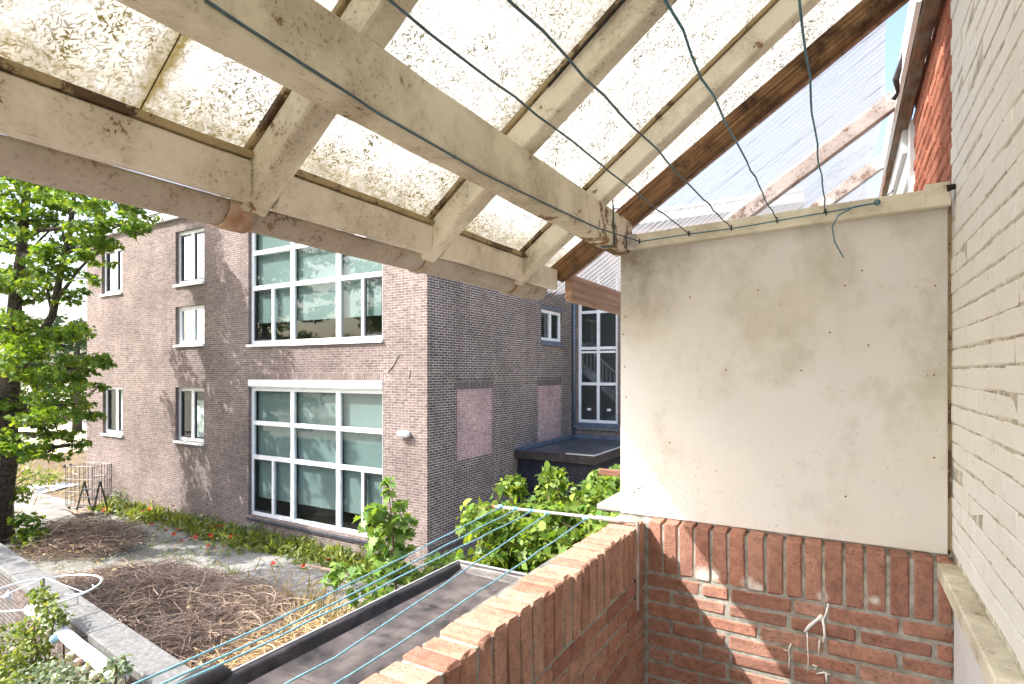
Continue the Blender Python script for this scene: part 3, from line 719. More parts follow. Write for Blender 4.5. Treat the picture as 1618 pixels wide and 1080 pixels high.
endw = thing('end_wall', 'low red brick end wall with soldier course, white paint drips and a sunlit strip', 'wall', (-.2, 2.35, -1.7))
MB().box(-.85, XW+.007, 2.308, 2.40, -1.9, PZ-.012).build('mortar_core', M['mortar'], endw)
x = -.697
for i in range(16):
    wd = .0535 if i < 15 else .040
    brick(endw, (wd, .10, .207), M['red'], (x+wd/2, 2.352, PZ-.1045), 0, .0025, bev=.006, jit=.0025); x += .0640
MB().box(-.838, .308, 2.374, 2.402, -.66, -.596).build('leak_stop', M['mortar'], endw)  # added strip behind the board's foot, stops light leaking through the gap
z = PZ-.2185; row = 0
PAT = [[.10,.205,.10,.205,.10,.205], [.205,.205,.205,.205,.205], [.09,.205,.205,.205,.205], [.205,.205,.205,.16,.205]]
while z > -1.7:
    x = -.697; k = 0; pat = [[.205,.10,.205,.10,.205,.19], [.09,.205,.205,.205,.205,.1], [.205,.205,.205,.205,.2], [.09,.205,.205,.205,.205,.1]][row % 4]
    for l in pat:
        l = min(l, XW-.004-x)
        if l > .03: brick(endw, (round(l, 3), .10, .0495), M['red'], (x+l/2, 2.353, z-.026), 0, .0018)
        x += l+.0105
    z -= .0606; row += 1
# white paint splashed on the bricks
def drip(pts, w):
    m = MB(); P = [Vector((x, 2.2995, zz)) for x, zz in pts]
    m.tube(P, [w*rng.uniform(.6, 1.1) for _ in P], 5); me = m.mesh('paint_drip', M['splash'], smooth=True)
    for v in me.vertices: v.co.y = 2.2985+(v.co.y-2.2995)*.35
    put('paint_drip', me, endw)
def pxE(u, v):                                               # point on the end wall's face
    r = (u-809)/FPX; d = (r*CA-SA, CA+r*SA, (588-v)/FPX); k_ = 2.3/d[1]; return (d[0]*k_, d[2]*k_)
for pts, w in (([(1272,998),(1280,988),(1290,980),(1299,972)], .0075), ([(1309,953),(1306,966),(1301,980),(1299,972)], .004), ([(1299,974),(1302,990),(1303,1004),(1300,1015)], .0045),
               ([(1275,998),(1276,1020),(1277,1042),(1276,1062)], .0022), ([(1295,1010),(1294,1022),(1293,1034)], .003), ([(1250,1016),(1246,1025),(1247,1040),(1246,1060)], .003),
               ([(1290,1064),(1302,1062),(1312,1066)], .0045), ([(1305,1064),(1306,1078)], .004), ([(1246,1028),(1238,1026)], .002), ([(1284,1050),(1290,1052),(1287,1057)], .004)):
    drip([pxE(*p) for p in pts], w)

# ------------------------------------------------------------------ privacy board and its rail
pan = thing('privacy_panel', 'tall mildewed white board screen at the end of the balcony', 'panel', (-.27, 2.37, -.6))
me = MB().box(-.838, .300, 2.366, 2.372, -.609, .56).mesh('board', M['panel'], bevel=.002); put('board', me, pan)
MB().box(.3015, .311, 2.374, 2.384, -.606, .56).build('gap_filler', M['batten'], pan)
mb = MB(); mb.box(-.836, -.79, 2.382, 2.43, -.606, .50); mb.build('back_batten', M['cream_rail'], pan)
scr = MB().tube([(0,0,0),(0,-.0025,0)], [.0036,.0024], 8).mesh('screw', M['screw'])
def pxP(u, v, Y=2.366):
    r = (u-809)/FPX; d = (r*CA-SA, CA+r*SA, (588-v)/FPX); k_ = Y/d[1]; return (d[0]*k_, Y, d[2]*k_)
for u, v in ((988,500),(985,528),(987,579),(989,627),(988,689),(989,740),(1090,469),(1198,458),(1147,584),(1266,585),(1335,451),(1362,427),(1478,451),(1476,592),(1476,723),(1336,784),(1058,699),(1311,525),(1372,545)):
    put('screw', scr, pan, pxP(u, v))
for u, v in ((1008,775), (1015,768)):
    p = Vector(pxP(u, v)); m = MB(); m.tube([p+Vector((.012,.002,.006)), p+Vector((0,-.05,.0))], .0016, 6); m.tube([p+Vector((0,-.05,0)), p+Vector((-.0003,-.0515,0))], .0042, 8)
    m.build('nail', M['hook'], pan)
rail = thing('timber_rail', 'cream painted timber rail with black hooks on top of the white board', 'rail', (-.2, 2.34, .53))
ra, rb = Vector((-.790, 2.343, .551)), Vector((.296, 2.343, .579))
timber('rail_bar', ra, rb, .042, .062, M['cream_rail'], rail, amp=.0012)
timber('end_block', (.235, 2.325, .583), (.300, 2.325, .585), .03, .078, M['cream_rail'], rail, amp=.0008, cuts=3)
MB().box(-.792, -.752, 2.316, 2.3205, .519, .583).build('metal_bracket', M['steel'], rail)
MB().tube([(.29, 2.31, .600), (.318, 2.31, .604)], [.012,.008], 8).build('wall_bolt', M['hook'], rail)
HOOKS = []
for u, v in ((1010,381), (1088,369), (1155,360), (1227,348), (1304,335)):
    p = Vector(pxP(u, v, 2.316)); HOOKS.append(p)
    m = MB(); m.tube([p+Vector((0,.012,.004)), p+Vector((0,-.004,.0)), p+Vector((.002,-.008,-.006)), p+Vector((.003,-.004,-.011)), p+Vector((.001,0,.012))], .0024, 6); m.build('hook', M['hook'], rail)

# ------------------------------------------------------------------ canopy over the balcony
can = thing('balcony_canopy', 'lean-to canopy of cream painted timbers under translucent glass-fibre sheets', 'canopy', (-.8, 1, .5))
SL = .757
SN = .67
def zn(x): return .657+SN*(x+.8)                              # the neighbour's rafters lie a little flatter
def zr(x): return .66+SL*(x+.8)                              # underside of the rafters
timber('main_beam', (-.838, -2.6, .585), (-.838, 2.405, .585), .076, .142, M['cream'], can, amp=.003, cuts=60, bevel=.006)
RY = [-1.67, -1.04, -.41, .20, .832, 1.476, 2.080]
nrm = Vector((-SL, 0, 1)).normalized()
for y in RY:
    h = .078
    a = Vector((-1.185, y, zr(-1.185)))+nrm*h/2; b = Vector((.306, y, zr(.306)))+nrm*h/2
    timber('rafter', a, b, .068, h, M['cream_raf'], can, up=nrm, amp=.0025, cuts=24, bevel=.005)
    for s in (-1, 1):
        o = Vector((0, s*.026, 0)); timber('batten', a+nrm*(h/2+.008)+o+Vector((.02,0,.02*SL)), b+nrm*(h/2+.008)+o, .034, .014, M['batten'], can, up=nrm, amp=.0025, cuts=24, bevel=.002)
ys = RY+[2.36]
for y0, y1 in zip(RY[:-1], RY[1:]):
    timber('fascia_board', (-1.155, y0+.036, .428), (-1.155, y1-.036, .428), .03, .092, M['cream_fas'], can, amp=.0025, cuts=16, bevel=.004)
    timber('fascia_batten', (-1.150, y0+.036, .484), (-1.150, y1-.036, .484), .034, .016, M['batten'], can, amp=.003, cuts=16, bevel=.002)
timber('fascia_board', (-1.155, 2.116, .428), (-1.155, 2.36, .428), .03, .092, M['cream_fas'], can, amp=.002, cuts=6)
# the sheets, one for each bay
def roof_sheet(y0, y1):
    m = MB(); nx, ny = 40, max(8, int((y1-y0)/.02)); th = .003
    for s in (0, 1):
        for j in range(ny+1):
            for i_ in range(nx+1):
                x = -1.272+(1.582)*i_/nx; y = y0+(y1-y0)*j/ny
                rib = .010*max(0, math.cos((y-.1)*2*math.pi/.146))**6
                z = zr(x)+.118+rib+.004*mnoise.noise(Vector((x*2, y*2, 1)))
                if j == 0: z += .002
                if y > 2.08: k_ = min(1, (y-2.08)/.33); z = z*(1-k_)+(zn(x)+.094)*k_
                m.v.append((x, y, z+s*th))
    w_ = nx+1; k0 = (ny+1)*w_
    for s in (0, 1):
        for j in range(ny):
            for i_ in range(nx):
                a = s*k0+j*w_+i_; m.f.append((a, a+1, a+w_+1, a+w_)); m.mi.append(0)
    return m
for y0, y1 in ((-2.6,-1.04), (-1.045,.20), (.195,.578), (.574,.832), (.828,1.476), (1.472,2.08), (2.076,2.425)):
    # a single skin is enough: the sheet is three millimetres thick
    m = roof_sheet(y0, y1); half = len(m.v)//2; m.v = m.v[:half]; m.f = [f for f in m.f if max(f) < half]; m.mi = [0]*len(m.f)
    m.build('roof_sheet', M['fibre'], can, smooth=True)
# wire stapled beside the second rafter
MB().tube([(-.72, 1.43, zr(-.72)+.085), (-.45, 1.431, zr(-.45)+.088), (-.15, 1.432, zr(-.15)+.088)], .004, 6).build('cable', M['hook'], can)
# half-round gutter
def gutter_mesh(y0, y1, r, name, mat, parent, th=.004, zc=.388, xc=-1.236, amp=.0):
    m = MB(); n_ = 16; ny = max(2, int((y1-y0)/.05))
    for j in range(ny+1):
        y = y0+(y1-y0)*j/ny
        for rr in (r, r-th):
            for i_ in range(n_+1):
                t_ = math.pi+math.pi*i_/n_; q = 1+amp*mnoise.noise(Vector((math.cos(t_)*2, y*5, rr)))
                m.v.append((xc+rr*math.cos(t_)*q, y, zc+rr*math.sin(t_)*q))
    w_ = 2*(n_+1)
    for j in range(ny):
        for i_ in range(n_):
            a = j*w_+i_; m.f.append((a, a+1, a+w_+1, a+w_)); a += n_+1; m.f.append((a, a+w_, a+w_+1, a+1))
        for e in (0, n_):
            a = j*w_+e; m.f.append((a, a+w_, a+w_+n_+1, a+n_+1))
    for j in (0, ny):
        for i_ in range(n_): a = j*w_+i_; m.f.append((a, a+1, a+n_+2, a+n_+1))
    if y1 > 2.3: m.f.append(tuple(ny*w_+i_ for i_ in range(n_+1)))
    m.mi = [0]*len(m.f); return m.build(name, mat, parent, smooth=True)
gut = gutter_mesh(-2.6, .80, .052, 'gutter', M['zinc'], can, amp=.03)
gut2 = gutter_mesh(.815, 2.355, .049, 'gutter', M['zinc'], can, amp=.03)
gutter_mesh(.775, .845, .056, 'gutter_joint', M['zinc_joint'], gut)
gutter_mesh(2.20, 2.225, .054, 'gutter_joint', M['zinc_joint'], gut2)
for y in RY[2:]:
    gutter_mesh(y-.012, y+.012, .0555, 'gutter_bracket', M['zinc_joint'], gut, th=.003)
tie = MB()
for s in (0, .007):
    tie.tube([(-.80+.003, 2.16+s, .67), (-.797, 2.165+s, .60), (-.795, 2.17+s, .51), (-.84, 2.18+s, .509), (-.88, 2.175+s, .52)], .0025, 6)
tie.tube([(-.797, 2.165, .655), (-.79, 2.23, .672)], .0022, 6); tie.tube([(-.797, 2.165, .655), (-.785, 2.12, .69)], .0022, 6)
tag(tie.build('wire_tie', M['wire'], None, smooth=True), 'loop of green grey wire tied around the end of the main beam', 'wire')

# ------------------------------------------------------------------ neighbour's canopy beyond the board
nb = thing('neighbour_canopy', 'neighbouring lean-to with clear corrugated sheets and bare brown end rafter', 'canopy', (-.5, 4, .5))
SN = .67
def zn(x): return .657+SN*(x+.8)
nn_ = Vector((-SN, 0, 1)).normalized()
def nrafter(y, w_, h, mat, x0=-1.145, x1=.30, name='rafter'):
    a = Vector((x0, y, zn(x0)))+nn_*h/2; b = Vector((x1, y, zn(x1)))+nn_*h/2
    return timber(name, a, b, w_, h, mat, nb, up=nn_, amp=.002, cuts=24, bevel=.004)
nrafter(2.408, .055, .085, M['brown'])['label'] = 'bare brown end rafter'
MB().bar(Vector((-1.12,2.446,zn(-1.12)+.012)), Vector((.28,2.446,zn(.28)+.012)), .018, .03, nn_).build('edge_strip', M['pink_wood'], nb)
for y in (3.49, 4.46, 5.44, 6.4): nrafter(y, .06, .085, M['stain_wood'], -1.12, .25)
timber('eave_board', (-1.125, 2.45, .401), (-1.125, 6.5, .401), .035, .128, M['pink_wood'], nb, amp=.001, cuts=20)
timber('ledger', (.275, 2.42, 1.385), (.275, 6.5, 1.385), .058, .12, M['ledger'], nb, amp=.006, cuts=60, bevel=.006)
def corr(y0, y1, x0, x1, ragged=True):
    m = MB(); ny = int((y1-y0)/.0065); nx = 10
    for j in range(ny+1):
        y = y0+(y1-y0)*j/ny; e0 = x0+(rng.uniform(-.03, .03) if ragged else 0); cur = .10*((y-y0)/(y1-y0))
        for i_ in range(nx+1):
            x = e0+(x1-.02*math.sin(y*3)-e0)*i_/nx
            m.v.append((x, y, zn(x)+.094+.009*math.cos(y*2*math.pi/.052)))
    w_ = nx+1
    for j in range(ny):
        for i_ in range(nx): a = j*w_+i_; m.f.append((a, a+1, a+w_+1, a+w_)); m.mi.append(0)
    return m
for i, (y0, y1) in enumerate(((2.385,3.50), (3.49,4.47), (4.46,5.45), (5.44,6.45))):
    corr(y0, y1, -1.30, .165).build('corrugated_sheet', M['poly'], nb, smooth=True)
# torn felt flap hanging from the ledger
m = MB(); m.tube([(.235, 3.0, 1.46), (.225, 3.05, 1.40), (.205, 3.1, 1.33), (.215, 3.15, 1.29), (.20, 3.17, 1.27)], [.004,.008,.014,.008,.012], 6); m.build('torn_felt', M['epdm_edge'], nb)
m = MB(); m.box(.225, .243, 2.5, 4.6, 1.335, 1.47); m.build('flashing_board', M['white_paint'], nb)
# neighbour's wall above the rail
nbw = thing('neighbour_wall', 'bare red brick wall seen above the rail beside the cream wall', 'wall', (.45, 4, .5))
MB().box(XW+.012, XW+.35, 2.402, 3.62, -4.8, 1.50).build('mortar_core', M['mortar'], nbw)
z = .50; row = 0
while z < 1.40:
    y = 2.405+(0 if row % 2 else .105)
    if row % 2 == 0: brick(nbw, (.05, .095, .05), M['rednb'], (XW+.029, 2.453, z+.028))
    while y < 3.55:
        brick(nbw, (.05, .203, .05), M['rednb'], (XW+.029, y+.107, z+.028)); y += .214
    z += .0612; row += 1
MB().box(XW-.01, XW+.3, 3.63, 3.75, -1.7, 1.33).build('window_frame', M['white_paint'], nbw)
MB().box(XW+.03, XW+.12, 3.752, 3.83, -1.7, 1.33).build('window_frame', M['cornice'], nbw)
MB().box(XW+.06, XW+.3, 3.832, 8.0, -4.8, 1.45).build('glazing', M['lead'], nbw)
MB().box(XW-.035, XW+.05, 3.76, 8.0, 1.20, 1.33).build('window_head', M['cornice'], nbw)
MB().box(XW-.012, XW+.05, 3.76, 8.0, 1.06, 1.196).build('window_head', M['white_paint'], nbw)
MB().box(XW+.004, XW+.05, 3.76, 8.0, .95, 1.056).build('window_head', M['cornice'], nbw)
# neighbour's parapet slab and a reddish timber beam beyond the board
slab = MB().box(-.98, -.62, 2.44, 5.5, -.632, -.60).build('parapet_slab', M['slab'], None, bevel=.008); tag(slab, 'pale concrete slab on the parapet just beyond the white board', 'slab')
p = at(947, 745, 5.2); q = at(1010, 748, 5.2)
tag(MB().bar(p, p+Vector((2.2, .35, 0)), .05, .055).build('timber_beam', M['brown2'], None, bevel=.004), 'reddish timber beam end sticking out above the climber beside the board', 'beam')

# ------------------------------------------------------------------ washing lines
def wline(pts, r, mat, label, name='washing_line', wav=.004, n_=24):
    P = []
    pts = [Vector(p) for p in pts]
    for a, b in zip(pts[:-1], pts[1:]):
        L = (b-a).length; nn = max(3, int(n_*L/2))
        for k_ in range(nn):
            t_ = k_/nn; q = a.lerp(b, t_); q += mnoise.noise_vector(q*7+Vector((sum(map(ord, label)) % 97, 0, 0)))*wav; P.append(q)
    P.append(pts[-1])
    return tag(MB().tube(P, r, 6).build(name, mat, None, smooth=True), label, 'line')
def along(u, v, X=None, Y=None):
    r = (u-809)/FPX; d = Vector((r*CA-SA, CA+r*SA, (588-v)/FPX)); return d*((X/d.x) if X is not None else Y/d.y)
def upper(u0, hook, label, mat, Yn=.55):
    """line from a hook back over the balcony, passing where the photo's top edge cuts it"""
    h = HOOKS[hook]; p = along(u0, 0, X=h.x)
    d = (p-h); far = h+d*1.9; far.y = max(far.y, -2)
    wline([h, p, far], .0023, mat, label, wav=.0075)
upper(618, 1, 'dark wire crossing the canopy bays to the second rail hook', M['wire'])
upper(806, 2, 'dark wire running overhead to the middle rail hook', M['wire'])
upper(1049, 3, 'blue wire running overhead to the fourth rail hook', M['wire_blue'])
upper(1266, 4, 'blue wire nearest the house wall hanging to the last rail hook', M['wire_blue'])
bf = -.797
wline([along(325, 0, X=bf), along(420, 62, X=bf), along(600, 180, X=bf), along(760, 272, X=bf), along(880, 330, X=bf), along(945, 360, X=bf), HOOKS[0]], .0028, M['wire'], 'dark wire running along the face of the big cream beam', wav=.002)
ho = Vector((0, -.004, -.003))
e = Vector(pxP(1386, 320, 2.314))
wline([HOOKS[0]+ho, HOOKS[1]+ho, HOOKS[2]+ho, HOOKS[3]+ho, HOOKS[4]+ho, e, Vector(pxP(1412, 300, 2.4))], .0022, M['wire_blue'], 'blue wire threaded through the hooks along the rail', wav=.0015)
wline([e, Vector(pxP(1350,326,2.30)), Vector(pxP(1325,340,2.29)), Vector(pxP(1315,358,2.285)), Vector(pxP(1319,382,2.285)), Vector(pxP(1333,407,2.285))], .0022, M['wire_blue'], 'loose curled end of blue wire hanging over the white board', name='loose_wire', wav=.0005)
mb = MB(); mb.tube([e+Vector((.008*math.cos(a_), -.006, .008*math.sin(a_))) for a_ in np.linspace(0, 11, 24)], .0026, 6)
tag(mb.build('wire_knot', M['wire_blue'], None, smooth=True), 'knot of blue wire on the rail near the house wall', 'wire')

br = thing('line_bracket', 'galvanised bar bracket clamped on the parapet, holding the blue washing lines', 'bracket', (-.71, 2.19, -.6))
mb = MB(); mb.tube([(-.700, 2.19, -.595), (-.80, 2.19, -.597), (-1.372, 2.19, -.612)], .0065, 8); mb.build('bar', M['steel'], br, smooth=True)
MB().box(-.7065, -.7025, 2.178, 2.202, -.945, -.590).build('mounting_plate', M['steel'], br)
MB().tube([(-1.372, 2.19, -.612), (-1.385, 2.19, -.612)], .0075, 8).build('bar_cap', M['screw'], br)
MB().box(-.90, -.78, 2.205, 2.245, -.611, -.603).build('clamp_plate', M['alu'], br)
mb = MB(); mb.tube([(-.700, -.45, -.595), (-.80, -.45, -.597), (-1.372, -.45, -.612)], .0065, 8)
b2 = mb.build('line_bracket', M['steel'], None, smooth=True); tag(b2, 'second galvanised line bar at the near end of the parapet', 'bracket')
LX = [(-.927, -.872, 'blue washing line nearest the brick parapet'), (-1.105, -.955, 'second blue washing line from the brick parapet'), (-1.185, -1.148, 'middle of the five blue washing lines'),
      (-1.265, -1.172, 'fourth blue washing line from the parapet, second from the outside'), (-1.34, -1.222, 'outermost blue washing line beside the bar end')]
for xa, xb, lab in LX:
    pts = []
    for k_ in range(9):
        t_ = k_/8; y = 2.19-t_*2.64; x = xa+(xb-xa)*min(1, t_*1.9); pts.append((x, y, -.612-.012*math.sin(math.pi*t_)))
    o = wline(pts, .0027, M['line_blue'], lab, wav=.004)
    m = MB(); m.tube([(xa-.009, 2.19, -.607), (xa, 2.183, -.607), (xa+.009, 2.19, -.607)], .0085, 8); m.build('knot', M['line_blue'], o)

# ------------------------------------------------------------------ flat roof of the extension below
ext = thing('flat_roof_extension', 'low extension with black membrane flat roof and raised edge beside the balcony', 'roof', (-1.7, 1.5, G))
ZX = -1.50
MB().box(-2.58, XO-.004, -4, 3.62, G, ZX-.13).build('extension_wall', M['brick_garden'], ext)
m = MB(); nx, ny = 24, 50
for j in range(ny+1):
    for i_ in range(nx+1):
        x = -2.55+i_*(1.712)/nx; y = -4+7.58*j/ny; ez = max(0, 1-(x+2.55)/.05)**2*.03+max(0, 1-(3.58-y)/.05)**2*.03
        m.v.append((x, y, ZX-.075+ez+.006*mnoise.noise(Vector((x*2.2, y*1.8, 0)))))
for j in range(ny):
    for i_ in range(nx): a = j*(nx+1)+i_; m.f.append((a, a+1, a+nx+2, a+nx+1)); m.mi.append(0)
m.build('roof_membrane', M['epdm'], ext, smooth=True)
def upst(p0, p1, inw):
    m = MB(); P0, P1, I = Vector(p0), Vector(p1), Vector(inw); n_ = 60; prof = [(0,-.16),(0,-.006),(.008,.0),(.024,-.002),(.036,-.014),(.044,-.045),(.066,-.072)]
    for j in range(n_+1):
        q = P0.lerp(P1, j/n_)
        for k_, (a, b) in enumerate(prof):
            w_ = 0 if k_ < 3 else .010
            v = q+I*a+Vector((0,0,b)); m.v.append(tuple(v+mnoise.noise_vector(v*5)*w_))
    w_ = len(prof)
    for j in range(n_):
        for k_ in range(w_-1): a = j*w_+k_; m.f.append((a, a+1, a+w_+1, a+w_)); m.mi.append(0)
    return m
upst((-2.64,-4,ZX), (-2.64,3.67,ZX), (1,0,0)).build('raised_edge', M['epdm_edge'], ext, smooth=True)
upst((-2.635,3.67,ZX+.001), (XO,3.67,ZX+.001), (0,-1,0)).build('raised_edge', M['epdm_edge'], ext, smooth=True)
mb = MB(); mb.box(-2.652, -2.642, -4, 3.68, ZX-.05, ZX+.006); mb.box(-2.64, XO, 3.673, 3.683, ZX-.05, ZX+.007); mb.build('edge_trim', M['alu'], ext)
m = MB(); m.tube([(-2.66,1.42,ZX-.02),(-2.66,1.48,ZX+.01),(-2.66,1.58,ZX+.02),(-2.66,1.68,ZX+.01),(-2.66,1.74,ZX-.03)], [.03,.05,.06,.05,.03], 10); m.build('membrane_fold', M['epdm_edge'], ext, smooth=True)
for (x, y, a, b) in ((-2.05,1.35,.11,.035), (-2.2,1.45,.05,.03), (-1.75,1.62,.03,.05), (-1.52,1.95,.02,.015), (-1.9,2.3,.03,.01)):
    nn = 13; m = MB(); m.v = [(x+a*rng.uniform(.4,1.2)*math.cos(6.283*j/nn), y+b*2*rng.uniform(.4,1.3)*math.sin(6.283*j/nn), ZX-.062) for j in range(nn)]; m.f = [tuple(range(nn))]; m.mi = [0]
    m.build('paint_spot', M['splash'], ext)
for y_ in (.9, 1.95, 3.0):
    m = MB(); P0 = [(-2.5+k_*.165, y_+.01*math.sin(k_)) for k_ in range(11)]
    for (xa, ya), (xb, yb) in zip(P0[:-1], P0[1:]): m.hexa([(xa,ya,ZX-.080),(xb,yb,ZX-.080),(xb,yb+.09,ZX-.080),(xa,ya+.09,ZX-.080),(xa,ya,ZX-.0635),(xb,yb,ZX-.0635),(xb,yb+.09,ZX-.0645),(xa,ya+.09,ZX-.0645)])
    m.build('lap_seam', M['epdm'], ext)
tag(MB().box(-.868, XO-.004, 1.22, 1.78, -.672, -.640).build('flashing_strip', M['copestone'], None), 'pale strip at the outer foot of the parapet coping above the black roof', 'strip')

# ------------------------------------------------------------------ garden wall with concrete coping
gw = thing('garden_wall', 'garden wall of dark brick with a wide pale concrete coping, lower left', 'wall', (-9, 3.2, G))
WA, WB = Vector((-4.3, 2.99, 0)), Vector((-26, 5.27, 0)); wd_ = (WB-WA).normalized(); wn = Vector((-wd_.y, wd_.x, 0))
if wn.y > 0: wn = -wn                                        # towards the camera's garden
def wp(s, d, z): q = WA+wd_*s+wn*d; return (q.x, q.y, z)
def wbox(s0, s1, d0, d1, z0, z1): return MB().hexa([wp(s0,d1,z0), wp(s1,d1,z0), wp(s1,d0,z0), wp(s0,d0,z0), wp(s0,d1,z1), wp(s1,d1,z1), wp(s1,d0,z1), wp(s0,d0,z1)])
wbox(-.3, 22, .06, .262, G, -2.94).build('wall_core', M['brick_garden'], gw)
wbox(-.3, 22, .035, .285, -2.95, -2.895).build('shade_gap', M['shed_trim'], gw)  # dark strip painted in as the shade under the coping
s = -.3; k = 0
while s < 21.5:
    L = 1.55+rng.uniform(-.1, .1)
    put('coping_stone', wbox(s+.005, s+L-.005, .0, .33, -2.892+rng.uniform(-.004,.004), -2.80+rng.uniform(-.004,.004)).mesh('coping_stone', M['copestone'], bevel=.012), gw); s += L
ang = math.atan2(wd_.y, wd_.x)
for row in range(11):
    s = .1+(row % 2)*.107
    while s < 5.6:
        q = wp(s, .275-.05, -2.985-row*.0625); brick(gw, (.203, .10, .051), M['dark_brick'], q, ang, .002); s += .214
# pale rail with shell ornaments fixed along that wall
gr = thing('garden_rail', 'white half-pipe rail hung with small shell ornaments below the garden wall coping', 'rail', (-7, 2.8, -2.8))
A_, B_ = at(48, 962, 6.74), at(192, 1072, 5.2)
mb = MB(); mb.tube([A_.lerp(B_, t_)+mnoise.noise_vector(A_.lerp(B_, t_)*2)*.012 for t_ in np.linspace(0, 1, 14)], .065, 10); mb.build('rail', M['white_paint'], gr, smooth=True)
for k, t_ in enumerate((.30,.37,.44,.62,.70,.78,.86)):
    q = A_.lerp(B_, t_)+Vector((-.02, -.085, -.01 if k < 3 else -.06)); m = MB(); m.tube([q+Vector((0,0,.05)), q+Vector((0,-.005,.03)), q, q+Vector((0,.005,-.03)), q+Vector((0,.005,-.045))], [.006,.034,.046,.034,.008], 9)
    m.build('shell', (M['ornament'], M['ornament'], M['ornament3'], M['ornament'], M['ornament2'], M['ornament'], M['ornament'])[k], gr, smooth=True)
for t_ in (.1, .5, .9):
    q = A_.lerp(B_, t_); MB().tube([q, q-wn*.14+Vector((0,0,-.02))], .012, 6).build('rail_arm', M['dark_steel'], gr)
# drying hoop
hp = thing('drying_hoop', 'white round drying hoop with spokes standing over the garden wall', 'hoop', (-8.2, 3.0, G))
hc = at(69, 933, 6.75)
ring = [hc+Vector((.56*math.cos(a_), .56*math.sin(a_), .012*math.sin(2*a_))) for a_ in np.linspace(0, 2*math.pi, 49)]
MB().tube(ring, .012, 6, cap=False).build('ring', M['white_paint'], hp, smooth=True)
for a_ in (0.4, 2.5, 4.6):
    MB().tube([hc+Vector((0,0,.16)), hc+Vector((.56*math.cos(a_), .56*math.sin(a_), 0))], .006, 5).build('spoke', M['white_paint'], hp)
ring = [hc+Vector((.30+.16*math.cos(a_), .22+.16*math.sin(a_), .0)) for a_ in np.linspace(-1.2, 1.6, 14)]
MB().tube(ring, .006, 5).build('inner_hoop', M['white_paint'], hp)
MB().tube([hc+Vector((0,0,.16)), Vector((hc.x, hc.y-.02, -3.1)), Vector((hc.x, hc.y-.15, G))], .014, 7).build('post', M['grey_steel'], hp)
MB().tube([hc+Vector((-.40,-.2,-.01)), hc+Vector((-.38,-.22,-.07)), hc+Vector((-.37,-.21,-.15))], [.01,.04,.02], 8).build('peg_bag', M['alu'], hp)

# ------------------------------------------------------------------ leaves and twigs
MAPLE = np.array([(0,0),(.30,-.10),(.22,.12),(.52,.22),(.30,.38),(.34,.62),(.14,.60),(0,1.0),(-.14,.60),(-.34,.62),(-.30,.38),(-.52,.22),(-.22,.12),(-.30,-.10)], float)
OVAL = np.array([(0,0),(.22,.18),(.30,.45),(.20,.78),(0,1.0),(-.20,.78),(-.30,.45),(-.22,.18)], float)
BLADE = np.array([(-.04,0),(.04,0),(.03,.55),(0,1.0),(-.03,.55)], float)
def leaves(name, pts, sizes, shape, mat, parent=None, droop=.6, up=.45, kind=None, r=None):
    """many separate leaf faces: pts (n,3); each leaf folded along its rib and turned its own way"""
    r = r or nrng; n_ = len(pts); k_ = len(shape)
    nrm_ = r.normal(size=(n_, 3))*.75; nrm_[:, 2] += up*1.6+.3; nrm_ /= np.linalg.norm(nrm_, axis=1)[:, None]
    d = r.normal(size=(n_, 3)); d[:, 2] -= droop
    d -= nrm_*(d*nrm_).sum(1)[:, None]; d /= np.linalg.norm(d, axis=1)[:, None]+1e-9
    s_ = np.cross(d, nrm_); sz = np.asarray(sizes)[:, None, None]
    sh = shape[None, :, :]; fold = np.abs(sh[..., 0])*r.uniform(.1, .55, (n_, 1)); curl = -(sh[..., 1]**2)*r.uniform(.0, .4, (n_, 1))
    V = pts[:, None, :]+sz*(s_[:, None, :]*sh[..., 0:1]+d[:, None, :]*sh[..., 1:2]+nrm_[:, None, :]*(fold+curl)[..., None])
    V = V.reshape(-1, 3); me = bpy.data.meshes.new(name)
    me.vertices.add(len(V)); me.vertices.foreach_set('co', V.astype(np.float32).ravel())
    me.loops.add(n_*k_); me.loops.foreach_set('vertex_index', np.arange(n_*k_, dtype=np.int32))
    me.polygons.add(n_); me.polygons.foreach_set('loop_start', (np.arange(n_)*k_).astype(np.int32))
    me.update(calc_edges=True); me.materials.append(mat)
    return put(name, me, parent, kind=kind)
def clump_pts(c, rad, n_, flat=.75):
    q = nrng.normal(size=(n_, 3)); q /= np.linalg.norm(q, axis=1)[:, None]; q *= (nrng.uniform(.15, 1, (n_, 1))**.5)*rad; q[:, 2] *= flat
    return np.asarray(c)[None, :]+q

